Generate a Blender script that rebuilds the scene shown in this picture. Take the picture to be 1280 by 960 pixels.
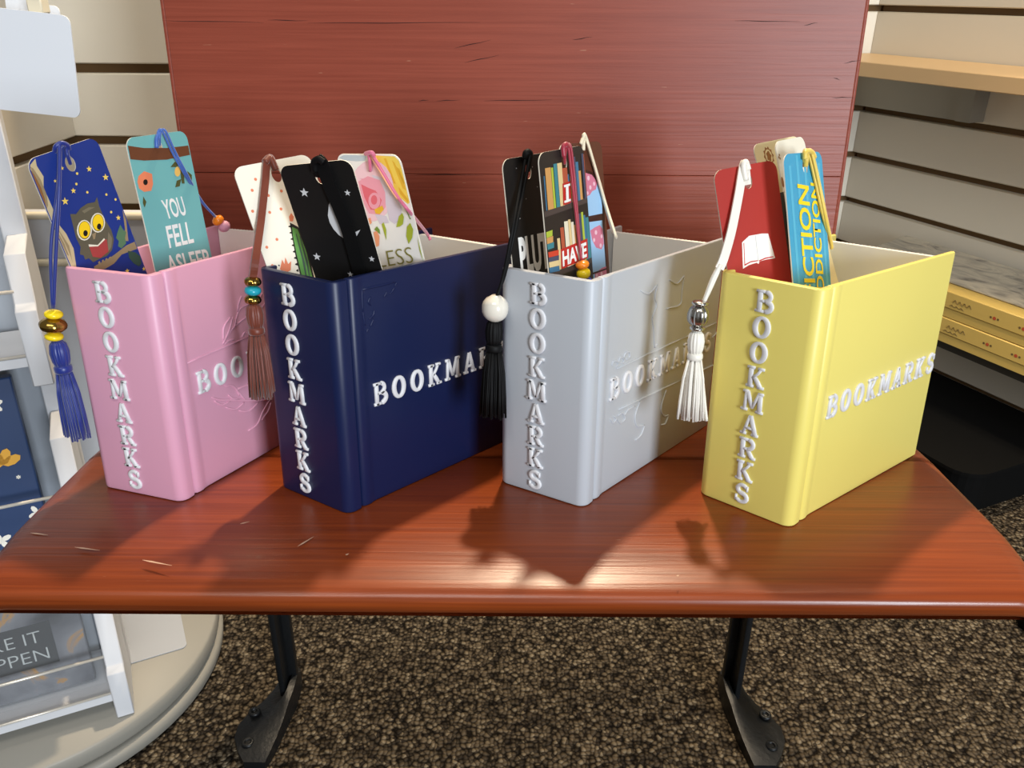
import bpy, bmesh, math, random
from mathutils import Matrix, Vector
random.seed(7)
for o in list(bpy.data.objects):
    bpy.data.objects.remove(o)
scene = bpy.context.scene
COL = scene.collection

# ------------------------------------------------------------------ camera
PITCH = math.radians(25.5); ROLL = 0.0064; CAM_H = 0.70; FPX = 1039.5
cam_data = bpy.data.cameras.new('camera'); cam_data.sensor_fit = 'HORIZONTAL'
cam_data.sensor_width = 36.0; cam_data.lens = 36.0 * FPX / 1280.0
cam_data.clip_start = 0.02
cam = bpy.data.objects.new('camera', cam_data); COL.objects.link(cam)
cam.matrix_world = Matrix.Translation((0, 0, CAM_H)) @ Matrix.Rotation(math.pi/2 - PITCH, 4, 'X') @ Matrix.Rotation(ROLL, 4, 'Z')
scene.camera = cam

# ------------------------------------------------------------------ light
world = bpy.data.worlds.new('shop_ambient'); scene.world = world; world.use_nodes = True
bg = world.node_tree.nodes['Background']
bg.inputs[0].default_value = (1.0, 0.95, 0.88, 1); bg.inputs[1].default_value = 0.17

def area(name, loc, target, sx, sy, power, col):
    l = bpy.data.lights.new(name, 'AREA'); l.shape = 'RECTANGLE'; l.size = sx; l.size_y = sy
    l.energy = power; l.color = col
    o = bpy.data.objects.new(name, l); COL.objects.link(o)
    o.location = loc
    o.rotation_euler = (Vector(target) - Vector(loc)).to_track_quat('-Z', 'Y').to_euler()
    return o
def spot(name, loc, target, power, col, radius, angle=80, blend=0.6):
    l = bpy.data.lights.new(name, 'SPOT'); l.energy = power; l.color = col; l.shadow_soft_size = radius
    l.spot_size = math.radians(angle); l.spot_blend = blend
    o = bpy.data.objects.new(name, l); COL.objects.link(o)
    o.location = loc
    o.rotation_euler = (Vector(target) - Vector(loc)).to_track_quat('-Z', 'Y').to_euler()
    return o
# the shop window behind the camera, the ceiling lamp above the back wall and one over the right-hand aisle
area('shop_window', (1.62, -2.55, 1.05), (0, .5, .45), 0.75, 1.3, 114, (0.86, 0.93, 1.0))
spot('ceiling_lamp', (.13, 1.30, 2.02), (0.02, .40, .42), 135, (1.0, 0.80, 0.56), .04, 75, .5)
spot('aisle_lamp', (.66, .70, 2.30), (.80, 1.02, .15), 70, (1.0, 0.84, 0.62), .10, 60, .8)
spot('left_wall_fill', (-.42, .72, 2.25), (-.50, 1.10, .45), 30, (1.0, 0.90, 0.76), .10, 40, .8)  # added fill spot, unseen, that brightens the left slatwall
area('overhead_fill', (-.25, -.75, 2.45), (-.1, .2, .3), 1.2, .6, 19, (1.0, 0.95, 0.88))  # added overhead fill, unseen, lifting the holder interiors and softening shadows
scene.view_settings.view_transform = 'Standard'
scene.view_settings.look = 'None'
scene.view_settings.exposure = 0.0
scene.view_settings.gamma = 1.0
scene.view_settings.use_curve_mapping = False

# ------------------------------------------------------------------ seat frame (the bench seat slopes down to the rear)
TAU = math.radians(4.4129); SEAT_H = 0.23158
SEAT = Matrix.Translation((0, 0, CAM_H)) @ Matrix.Rotation(-TAU, 4, 'X') @ Matrix.Translation((0, 0, -SEAT_H))

# ------------------------------------------------------------------ materials
def lin(c):
    return tuple(((v/255)/12.92 if v/255 <= .04045 else ((v/255+.055)/1.055)**2.4) for v in c)
MATS = {}
def mat(name, rgb, rough=.6, metal=0.0, spec=.5, sheen=0.0, coat=0.0, bump=None, trans=0.0, alpha=1.0):
    if name in MATS: return MATS[name]
    m = bpy.data.materials.new(name); m.use_nodes = True
    b = m.node_tree.nodes['Principled BSDF']
    b.inputs['Base Color'].default_value = (*lin(rgb), 1)
    b.inputs['Roughness'].default_value = rough
    b.inputs['Metallic'].default_value = metal
    b.inputs['Specular IOR Level'].default_value = spec
    if sheen: b.inputs['Sheen Weight'].default_value = sheen
    if coat: b.inputs['Coat Weight'].default_value = coat
    if trans: b.inputs['Transmission Weight'].default_value = trans
    if alpha < 1: b.inputs['Alpha'].default_value = alpha
    if bump:
        nt = m.node_tree; tc = nt.nodes.new('ShaderNodeTexCoord'); nz = nt.nodes.new('ShaderNodeTexNoise')
        nz.inputs['Scale'].default_value = bump[0]; nz.inputs['Detail'].default_value = 4
        bp = nt.nodes.new('ShaderNodeBump'); bp.inputs['Strength'].default_value = bump[1]; bp.inputs['Distance'].default_value = .001
        nt.links.new(tc.outputs['Object'], nz.inputs['Vector']); nt.links.new(nz.outputs['Fac'], bp.inputs['Height'])
        nt.links.new(bp.outputs['Normal'], b.inputs['Normal'])
    MATS[name] = m
    return m
def node_mat(name):
    m = bpy.data.materials.new(name); m.use_nodes = True; MATS[name] = m
    return m, m.node_tree, m.node_tree.nodes['Principled BSDF']
def ramp(nt, stops):
    r = nt.nodes.new('ShaderNodeValToRGB'); el = r.color_ramp.elements
    el[0].position, el[0].color = stops[0][0], (*lin(stops[0][1]), 1)
    el[1].position, el[1].color = stops[-1][0], (*lin(stops[-1][1]), 1)
    for p, c in stops[1:-1]:
        e = el.new(p); e.color = (*lin(c), 1)
    return r

def red_wood(name, dark, light, rough, spec=.5):
    m, nt, b = node_mat(name); L = nt.links
    tc = nt.nodes.new('ShaderNodeTexCoord'); mp = nt.nodes.new('ShaderNodeMapping')
    mp.inputs['Scale'].default_value = (4.0, 170, 170)
    n1 = nt.nodes.new('ShaderNodeTexNoise'); n1.inputs['Scale'].default_value = 2.2; n1.inputs['Detail'].default_value = 7; n1.inputs['Distortion'].default_value = .35
    L.new(tc.outputs['Object'], mp.inputs['Vector']); L.new(mp.outputs['Vector'], n1.inputs['Vector'])
    n2 = nt.nodes.new('ShaderNodeTexNoise'); n2.inputs['Scale'].default_value = 5; n2.inputs['Detail'].default_value = 3
    L.new(tc.outputs['Object'], n2.inputs['Vector'])
    mx = nt.nodes.new('ShaderNodeMath'); mx.operation = 'MULTIPLY_ADD'; mx.inputs[1].default_value = .55
    L.new(n1.outputs['Fac'], mx.inputs[0])
    m2 = nt.nodes.new('ShaderNodeMath'); m2.operation = 'MULTIPLY'; m2.inputs[1].default_value = .45
    L.new(n2.outputs['Fac'], m2.inputs[0]); L.new(m2.outputs[0], mx.inputs[2])
    r = ramp(nt, [(.30, dark), (.68, light)]); L.new(mx.outputs[0], r.inputs['Fac'])
    # rubbed-through scratches: sparse, short and along the grain
    mp2 = nt.nodes.new('ShaderNodeMapping'); mp2.inputs['Scale'].default_value = (45, 620, 620)
    n3 = nt.nodes.new('ShaderNodeTexNoise'); n3.inputs['Scale'].default_value = 1.3; n3.inputs['Detail'].default_value = 2
    L.new(tc.outputs['Object'], mp2.inputs['Vector']); L.new(mp2.outputs['Vector'], n3.inputs['Vector'])
    r3 = nt.nodes.new('ShaderNodeValToRGB'); r3.color_ramp.elements[0].position = .775; r3.color_ramp.elements[1].position = .81
    L.new(n3.outputs['Fac'], r3.inputs['Fac'])
    mix = nt.nodes.new('ShaderNodeMixRGB'); mix.inputs['Color2'].default_value = (*lin((196, 150, 120)), 1)
    L.new(r3.outputs['Color'], mix.inputs['Fac']); L.new(r.outputs['Color'], mix.inputs['Color1'])
    L.new(mix.outputs['Color'], b.inputs['Base Color'])
    b.inputs['Roughness'].default_value = rough
    b.inputs['Specular IOR Level'].default_value = spec
    bp = nt.nodes.new('ShaderNodeBump'); bp.inputs['Strength'].default_value = .22; bp.inputs['Distance'].default_value = .0010
    L.new(n1.outputs['Fac'], bp.inputs['Height']); L.new(bp.outputs['Normal'], b.inputs['Normal'])
    return m
red_wood('seat_wood', (98, 38, 14), (148, 67, 25), .31)
red_wood('back_wood', (124, 56, 41), (150, 74, 56), .38, .30)

def carpet():
    m, nt, b = node_mat('carpet'); L = nt.links
    tc = nt.nodes.new('ShaderNodeTexCoord')
    wn = nt.nodes.new('ShaderNodeTexNoise'); wn.inputs['Scale'].default_value = 90; wn.inputs['Detail'].default_value = 2
    L.new(tc.outputs['Object'], wn.inputs['Vector'])
    vm = nt.nodes.new('ShaderNodeVectorMath'); vm.operation = 'MULTIPLY_ADD'; vm.inputs[1].default_value = (.006, .006, .006)
    L.new(wn.outputs['Color'], vm.inputs[0]); L.new(tc.outputs['Object'], vm.inputs[2])
    v = nt.nodes.new('ShaderNodeTexVoronoi'); v.inputs['Scale'].default_value = 215; v.inputs['Randomness'].default_value = .85
    L.new(vm.outputs[0], v.inputs['Vector'])
    sp = nt.nodes.new('ShaderNodeSeparateColor'); L.new(v.outputs['Color'], sp.inputs['Color'])
    r = ramp(nt, [(.0, (46, 40, 34)), (.35, (78, 69, 57)), (.75, (106, 94, 77)), (1.0, (138, 126, 106))]); L.new(sp.outputs[0], r.inputs['Fac'])
    d = nt.nodes.new('ShaderNodeValToRGB'); d.color_ramp.elements[0].position = .30; d.color_ramp.elements[0].color = (1, 1, 1, 1)
    d.color_ramp.elements[1].position = .72; d.color_ramp.elements[1].color = (.10, .09, .08, 1); L.new(v.outputs['Distance'], d.inputs['Fac'])
    mx = nt.nodes.new('ShaderNodeMixRGB'); mx.blend_type = 'MULTIPLY'; mx.inputs['Fac'].default_value = 1  # shade in the gaps between loops multiplied into the colour
    L.new(r.outputs['Color'], mx.inputs['Color1']); L.new(d.outputs['Color'], mx.inputs['Color2'])
    L.new(mx.outputs['Color'], b.inputs['Base Color']); b.inputs['Roughness'].default_value = .95
    b.inputs['Specular IOR Level'].default_value = .1
    bp = nt.nodes.new('ShaderNodeBump'); bp.inputs['Strength'].default_value = 1; bp.inputs['Distance'].default_value = .004; bp.invert = True
    L.new(v.outputs['Distance'], bp.inputs['Height']); L.new(bp.outputs['Normal'], b.inputs['Normal'])
    return m
carpet()

def marble(name, stops, scale, dist):
    m, nt, b = node_mat(name); L = nt.links
    tc = nt.nodes.new('ShaderNodeTexCoord'); mp = nt.nodes.new('ShaderNodeMapping'); mp.inputs['Scale'].default_value = (1, 3, 1)
    n = nt.nodes.new('ShaderNodeTexNoise'); n.inputs['Scale'].default_value = scale; n.inputs['Detail'].default_value = 6; n.inputs['Distortion'].default_value = dist
    L.new(tc.outputs['Object'], mp.inputs['Vector']); L.new(mp.outputs['Vector'], n.inputs['Vector'])
    r = ramp(nt, stops); L.new(n.outputs['Fac'], r.inputs['Fac']); L.new(r.outputs['Color'], b.inputs['Base Color'])
    b.inputs['Roughness'].default_value = .35
    return m
marble('marble_print', [(.28, (36, 36, 40)), (.40, (88, 90, 96)), (.53, (116, 118, 124)), (.565, (170, 126, 56)), (.60, (108, 110, 116)), (.8, (76, 78, 84))], 14, 1.2)
marble('sketch_print', [(.28, (104, 100, 96)), (.42, (172, 166, 152)), (.6, (204, 196, 176)), (.75, (150, 146, 138))], 16, 1.6)

# ------------------------------------------------------------------ mesh helpers
class MB:
    def __init__(s): s.v = []; s.f = []; s.m = []; s.s = []
    def add(s, vs, fs, mi=0, smooth=False):
        o = len(s.v); s.v += [tuple(v) for v in vs]
        for f in fs: s.f.append([i+o for i in f]); s.m.append(mi); s.s.append(smooth)
    def box(s, x0, x1, y0, y1, z0, z1, mi=0, M=None):
        vs = [Vector(p) for p in ((x0,y0,z0),(x1,y0,z0),(x1,y1,z0),(x0,y1,z0),(x0,y0,z1),(x1,y0,z1),(x1,y1,z1),(x0,y1,z1))]
        if M: vs = [M @ p for p in vs]
        s.add(vs, [(0,3,2,1),(4,5,6,7),(0,1,5,4),(1,2,6,5),(2,3,7,6),(3,0,4,7)], mi)
    def prism(s, poly, z0, z1, mi=0, M=None, smooth=False):
        n = len(poly); vs = [Vector((x, y, z0)) for x, y in poly] + [Vector((x, y, z1)) for x, y in poly]
        if M: vs = [M @ p for p in vs]
        o = len(s.v); s.add(vs, [tuple(range(n-1, -1, -1)), tuple(range(n, 2*n))], mi)
        s.add([], [], mi)
        for i in range(n):
            j = (i+1) % n; s.f.append([o+i, o+j, o+n+j, o+n+i]); s.m.append(mi); s.s.append(smooth)
    def tube(s, pts, r, n=8, mi=0, cap=True, flat=1.0, smooth=True):
        pts = [Vector(p) for p in pts]; k = len(pts)
        rs = r if isinstance(r, (list, tuple)) else [r]*k
        vs = []; ref = None
        for i, p in enumerate(pts):
            t = (pts[min(i+1, k-1)] - pts[max(i-1, 0)])
            t = t.normalized() if t.length > 1e-9 else Vector((0, 0, 1))
            if ref is None:
                ref = t.cross(Vector((0, 1, 0))) if abs(t.y) < .9 else t.cross(Vector((1, 0, 0)))
            a = (ref - t*ref.dot(t)); a = a.normalized() if a.length > 1e-9 else t.orthogonal().normalized(); ref = a; b = t.cross(a)
            for q in range(n):
                an = 2*math.pi*q/n; vs.append(p + (a*math.cos(an) + b*math.sin(an)*flat)*rs[i])
        fs = [(i*n+q, i*n+(q+1) % n, (i+1)*n+(q+1) % n, (i+1)*n+q) for i in range(k-1) for q in range(n)]
        if cap: fs += [tuple(range(n-1, -1, -1)), tuple(range((k-1)*n, k*n))]
        s.add(vs, fs, mi, smooth)
    def lathe(s, prof, n=20, M=None, mi=0, smooth=True, flute=0, depth=0):
        vs = []
        for r, z in prof:
            for q in range(n):
                an = 2*math.pi*q/n; rr = r*(1 - depth*(0.5+0.5*math.cos(flute*an))) if flute else r
                vs.append(Vector((rr*math.cos(an), rr*math.sin(an), z)))
        if M: vs = [M @ p for p in vs]
        k = len(prof)
        fs = [(i*n+q, i*n+(q+1) % n, (i+1)*n+(q+1) % n, (i+1)*n+q) for i in range(k-1) for q in range(n)]
        fs += [tuple(range(n-1, -1, -1)), tuple(range((k-1)*n, k*n))]
        s.add(vs, fs, mi, smooth)
    def poly(s, pts, z, mi=0):
        s.add([(x, y, z) for x, y in pts], [tuple(range(len(pts)))], mi)
    def mesh(s, name, mats, M=None):
        me = bpy.data.meshes.new(name)
        vs = [M @ Vector(v) for v in s.v] if M else s.v
        me.from_pydata([tuple(v) for v in vs], [], s.f)
        for m in mats: me.materials.append(MATS[m] if isinstance(m, str) else m)
        for p, mi, sm in zip(me.polygons, s.m, s.s): p.material_index = mi; p.use_smooth = sm
        me.update()
        bm = bmesh.new(); bm.from_mesh(me); bmesh.ops.recalc_face_normals(bm, faces=[f for f in bm.faces]); bm.to_mesh(me); bm.free()
        return me
    def build(s, name, mats, parent=None, M=None):
        if isinstance(mats, str): mats = [mats]
        return link(name, s.mesh(name, mats, M), parent)
def link(name, me, parent=None):
    o = bpy.data.objects.new(name, me); COL.objects.link(o)
    if parent: o.parent = parent
    return o
def bevel(me, w, seg=2, angle=30):
    bm = bmesh.new(); bm.from_mesh(me)
    bmesh.ops.remove_doubles(bm, verts=bm.verts, dist=1e-6)
    es = [e for e in bm.edges if len(e.link_faces) == 2 and e.calc_face_angle(0) > math.radians(angle)]
    bmesh.ops.bevel(bm, geom=es, offset=w, segments=seg, profile=.5, affect='EDGES', clamp_overlap=True)
    for f in bm.faces: f.smooth = True
    bm.to_mesh(me); bm.free()
    me.set_sharp_from_angle(angle=math.radians(40))
    return me
def tag(o, label, cat, group=None, kind=None):
    if label: o['label'] = label
    if cat: o['category'] = cat
    if group: o['group'] = group
    if kind: o['kind'] = kind
    return o
def thing(name, label, cat, M, group=None):
    o = bpy.data.objects.new(name, None); COL.objects.link(o); o.empty_display_size = .02
    o.matrix_world = M
    return tag(o, label, cat, group)
def smooth_path(pts, n=6):
    pts = [Vector(p) for p in pts]; P = [pts[0]*2 - pts[1]] + pts + [pts[-1]*2 - pts[-2]]; out = []
    for i in range(1, len(P)-2):
        for k in range(n):
            t = k/n; a, b, c, d = P[i-1], P[i], P[i+1], P[i+2]
            out.append(.5*((2*b) + (c-a)*t + (2*a-5*b+4*c-d)*t*t + (3*b-a-3*c+d)*t**3))
    out.append(pts[-1]); return out
def arc(cx, cy, rx, ry, a0, a1, n=8):
    return [(cx+rx*math.cos(math.radians(a0+(a1-a0)*i/n)), cy+ry*math.sin(math.radians(a0+(a1-a0)*i/n))) for i in range(n+1)]
# raised flat stroke (letters and embossed ornament) in the xy plane, rising in +z
def stroke(mb, pts, hw, ht, closed=False, ch=.35, mi=0):
    k = len(pts); P = [Vector((x, y)) for x, y in pts]
    H = hw if isinstance(hw, (list, tuple)) else [hw]*k
    vs = []
    for i in range(k):
        if closed: t = P[(i+1) % k] - P[i-1]
        else: t = P[min(i+1, k-1)] - P[max(i-1, 0)]
        t = t.normalized() if t.length > 1e-12 else Vector((1, 0)); nrm = Vector((-t.y, t.x))
        for sgn, z in ((1, 0), (1, .55), (1-ch, 1), (-(1-ch), 1), (-1, .55), (-1, 0)):
            q = P[i] + nrm*H[i]*sgn; vs.append((q.x, q.y, z*ht))
    fs = []
    for i in range(k if closed else k-1):
        j = (i+1) % k
        for c in range(5): fs.append((i*6+c, j*6+c, j*6+c+1, i*6+c+1))
    if not closed: fs += [tuple(range(5, -1, -1)), tuple(range((k-1)*6, k*6))]
    mb.add(vs, fs, mi, True)
LETTERS = {}
def letter_mesh(ch):
    if ch in LETTERS: return LETTERS[ch]
    mb = MB(); T = .115; t = .065; h = .17
    def st(p, w): stroke(mb, p, w, h)
    if ch == 'B':
        st([(-.22, .0), (-.22, 1)], T); st([(-.40, .05), (.05, .05)], t); st([(-.40, .95), (.05, .95)], t)
        st(arc(.02, .735, .25, .215, 90, -90, 10), [t]+[.10]*9+[t]); st([(-.2, .52), (.05, .52)], t)
        st(arc(.04, .285, .31, .235, 90, -90, 10), [t]+[.115]*9+[t])
    elif ch == 'O':
        a = arc(0, .5, .31, .44, 0, 342, 19); w = [.075+.055*abs(math.cos(math.radians(i*18))) for i in range(20)]
        stroke(mb, a, w, h, closed=True)
    elif ch == 'K':
        st([(-.24, 0), (-.24, 1)], T); st([(-.42, .05), (-.05, .05)], t); st([(-.42, .95), (-.05, .95)], t)
        st([(-.15, .45), (.10, .70), (.25, .95)], [t, t, t]); st([(.10, .95), (.40, .95)], t)
        st([(-.08, .55), (.12, .28), (.28, .05)], [.09, .11, .10]); st([(.14, .05), (.45, .05)], t)
    elif ch == 'M':
        st([(-.38, 0), (-.33, 1)], [.075, .08]); st([(-.55, .05), (-.22, .05)], t); st([(-.50, .95), (-.25, .95)], t)
        st([(-.30, .95), (.0, .18)], [.11, .08]); st([(.0, .18), (.30, .95)], [.07, .08])
        st([(.33, 1), (.38, 0)], T); st([(.20, .05), (.55, .05)], t); st([(.25, .95), (.50, .95)], t)
    elif ch == 'A':
        st([(-.30, .04), (-.02, .98)], [.07, .08]); st([(.0, .98), (.30, .04)], [.10, .12]); st([(-.2, .34), (.2, .34)], t)
        st([(-.44, .05), (-.14, .05)], t); st([(.12, .05), (.46, .05)], t)
    elif ch == 'R':
        st([(-.24, 0), (-.24, 1)], T); st([(-.42, .05), (-.05, .05)], t); st([(-.42, .95), (.05, .95)], t)
        st(arc(.02, .71, .26, .235, 90, -90, 10), [t]+[.105]*9+[t]); st([(-.2, .475), (.05, .475)], t)
        st([(.02, .47), (.17, .22), (.30, .06)], [.09, .11, .10]); st([(.20, .05), (.46, .05)], t)
    elif ch == 'S':
        p = arc(.0, .72, .24, .22, 20, 270, 10) + arc(.0, .27, .27, .23, 90, -160, 10)[1:]
        st(p, [.05]+[.09]*5+[.11]*10+[.09]*4+[.05])
        st([(.25, .66), (.25, .93)], t*.8); st([(-.28, .08), (-.28, .36)], t*.8)
    me = mb.mesh('letter_'+ch, ['letter_white']); LETTERS[ch] = me
    return me
def text_mesh(name, body, mats, bold=0.0):
    c = bpy.data.curves.new('tmp', 'FONT'); c.body = body; c.size = 1; c.offset = bold; c.resolution_u = 3
    o = bpy.data.objects.new('tmp', c); COL.objects.link(o)
    dg = bpy.context.evaluated_depsgraph_get(); me = bpy.data.meshes.new_from_object(o.evaluated_get(dg))
    bpy.data.objects.remove(o); bpy.data.curves.remove(c)
    xs = [v.co.x for v in me.vertices]; ys = [v.co.y for v in me.vertices]
    x0, x1, y0, y1 = min(xs), max(xs), min(ys), max(ys)
    for v in me.vertices: v.co = ((v.co.x-x0)/(x1-x0), (v.co.y-y0)/(y1-y0), 0)   # unit box
    me.materials.clear(); me.name = name
    for m in mats: me.materials.append(MATS[m])
    return me
def place_text(name, body, mat_, parent, bl, br, tl, z, bold=0.0):
    """flat print filling the parallelogram bottom-left, bottom-right, top-left on a card"""
    me = text_mesh(name, body, [mat_], bold)
    ex = Vector((br[0]-bl[0], br[1]-bl[1])); ey = Vector((tl[0]-bl[0], tl[1]-bl[1]))
    for v in me.vertices:
        p = Vector(bl[:2]) + ex*v.co.x + ey*v.co.y; v.co = (p.x, p.y, z)
    me.update()
    return link(name, me, parent)

# ------------------------------------------------------------------ plain materials
mat('letter_white', (216, 216, 219), .45)
mat('slat_cream', (222, 215, 198), .42); mat('slat_back', (104, 78, 44), .8)
mat('shelf_wood', (226, 190, 140), .45); mat('bracket_metal', (150, 146, 136), .35, .6)
mat('black_plinth', (4, 4, 4), .8, spec=.15); mat('iron', (22, 24, 26), .42, .3, bump=(220, .5))
mat('rack_white', (204, 206, 210), .5, bump=(60, .15)); mat('base_cream_shaded', (146, 143, 134), .5); mat('rack_cream', (226, 216, 190), .55)  # turntable cream is darkened to carry the shade low beside the bench
mat('paper_white', (226, 230, 236), .6); mat('sheet_grey', (172, 176, 182), .6); mat('wire', (222, 216, 204), .3, .4)
mat('acrylic', (236, 240, 244), .08, alpha=.06); mat('grey_panel', (150, 156, 164), .4)
mat('box_yellow', (222, 190, 104), .5); mat('script_ink', (112, 92, 58), .6); mat('motif_red', (196, 84, 52), .6)
mat('dark_shelf', (62, 60, 54), .5)

# ------------------------------------------------------------------ the setting
fl = MB(); fl.box(-3, 3, -3.2, 2.2, -.03, 0)
floor = fl.build('floor', 'carpet'); tag(floor, 'brown flecked loop pile carpet floor', None, kind='structure')

def slat_wall(name, label, p0, d, length, phase, z_top=1.3, pitch=.0862, gap=.0105):
    X = Vector((d[0], d[1], 0)).normalized(); Z = Vector((0, 0, 1)); Y = Z.cross(X)
    M = Matrix((X, Y, Z)).transposed().to_4x4(); M.translation = Vector((p0[0], p0[1], 0))
    root = bpy.data.objects.new(name, None); COL.objects.link(root); root.matrix_world = M
    tag(root, label, None, kind='structure')
    b = MB(); b.box(0, length, .013, .03, 0, z_top); b.build('backing', 'slat_back', root)
    k = math.floor(phase/pitch); g = phase - k*pitch
    me = MB(); me.box(0, length, 0, .0128, gap/2, pitch-gap/2); sm = bevel(me.mesh('slat', ['slat_cream']), .0015, 1)
    z = g - pitch
    while z < z_top - pitch:
        if z + gap/2 >= 0:
            o = link('slat', sm, root); o.location = (0, 0, z)
        z += pitch
    f = MB(); f.box(0, length, 0, .0128, 0, max(.004, g - gap/2)); f.build('skirting', 'slat_cream', root)
    return root
slat_wall('wall_back', 'cream slatwall behind the bench backrest', (-.40, 1.65), (1, 0), 1.075, .325)
slat_wall('wall_left', 'cream slatwall bay behind the left rack', (-.602, 1.12), (1, 0), .39, .5153, pitch=.0890, gap=.0115)
slat_wall('wall_left_return', 'short cream slatwall return beside the left rack', (-.572, .938), (0, 1), .1818, .5153, pitch=.0890, gap=.0115)
slat_wall('wall_right', 'cream slatwall receding along the right side', (.657, 1.65), (.42, -.907), 1.3, .325)

# right wall frame: a along the wall towards the viewer, off away from it
def RW(a, off, z): return Vector((.657 + .42*a - .907*off, 1.65 - .907*a - .42*off, z))
def rw_matrix(a, off, z):
    X = Vector((.42, -.907, 0)).normalized(); Z = Vector((0, 0, 1)); M = Matrix((X, Z.cross(X), Z)).transposed().to_4x4(); M.translation = RW(a, off, z); return M

t = thing('wall_shelf', 'pale wooden shelf board high on the right slatwall', 'shelf', rw_matrix(0, 0, .572))
b = MB(); b.box(-.0, 1.0, -.172, -.002, 0, .0225); me = bevel(b.mesh('board', ['shelf_wood']), .0012, 1); link('board', me, t)
b = MB(); b.box(.0, .255, -.028, -.0005, -.066, -.0005); b.box(.235, .262, -.034, -.0005, -.066, -.0005); b.build('bracket', 'bracket_metal', t)
t = thing('lower_shelf', 'dark thin shelf board under the yellow boxes', 'shelf', rw_matrix(.15, 0, .176))
b = MB(); b.box(0, .85, -.135, -.002, 0, .016); b.build('board', 'dark_shelf', t)

def flat_box(name, label, a0, a1, off0, off1, z0, z1, script):
    t = thing(name, label, 'box', rw_matrix(a0, off0, z0), 'yellow gift boxes on the lower shelf')
    L = a1-a0; D = off1-off0; h = z1-z0
    b = MB(); b.box(0, L, -D, 0, 0, h*.42); b.build('tray', 'box_yellow', t)
    b = MB(); b.box(-.002, L+.002, -D-.002, .002, h*.36, h); me = bevel(b.mesh('lid', ['box_yellow']), .0012, 1); link('lid', me, t)
    for x in (.305, .352, .40):
        for dx, r, mn in ((0, .0028, 'motif_red'), (-.006, .0018, 'script_ink'), (.006, .0018, 'script_ink')):
            m = MB(); m.add([(x+dx+r*math.cos(q*math.pi/4), -D-.0023, h*.62+r*math.sin(q*math.pi/4)) for q in range(8)], [tuple(range(8))])
            m.build('printed_motif', mn, t)
    s = MB()
    for x0, zc, n, amp in ((.232, .68, 9, .0032), (.228, .50, 7, .0016)):
        pts = smooth_path([(x0+.0042*i, -D-.0024, h*zc+amp*(1 if i % 2 else -.6)) for i in range(n)], 4)
        s.tube(pts, .00035, 4)
    s.build('script_line', 'script_ink', t)
    return t
flat_box('gift_box', 'lower of the two flat yellow boxes stacked on the right', .165, .74, .010, .150, .1935, .233, 0)
upper_box = flat_box('gift_box', 'upper of the two flat yellow boxes, with a grey sketch print on it', .165, .74, .010, .150, .2345, .2755, 0)
t = thing('sketch_print', 'grey sketched art print leaning on the wall above the yellow boxes', 'print', rw_matrix(.175, .118, .2775))
Mx = Matrix.Rotation(math.radians(-80), 4, 'X')
b = MB(); b.box(0, .55, -.0008, .0008, 0, .105, 0, Mx); b.build('sheet', 'sketch_print', t)
t = thing('black_plinth', 'black low plinth box on the carpet below the right slatwall', 'plinth', rw_matrix(.1, 0, 0))
pl = [(0, -.002), (0, -.26)] + [(.43+.04*math.sin(math.radians(a)), -.22-.04*math.cos(math.radians(a))) for a in range(0, 91, 15)] + [(.47, -.002)]
b = MB(); b.prism(pl, .001, .062, 0); b.build('body', 'black_plinth', t)
b = MB(); b.prism([(x*1.01, y*1.02 if y < -.01 else y) for x, y in pl], .062, .068, 0); b.build('top', 'black_plinth', t)
t = thing('furniture_foot', 'black rubber furniture foot on the carpet at the right edge', 'foot', Matrix.Translation((.640, .79, 0)))
b = MB(); b.lathe([(.02, .001), (.023, .006), (.023, .03), (.018, .04), (.012, .044)], 16); b.build('foot_pad', 'black_plinth', t)
b = MB(); b.lathe([(.009, .04), (.009, .12), (.012, .125)], 12); b.build('stem', 'black_plinth', t)

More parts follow.
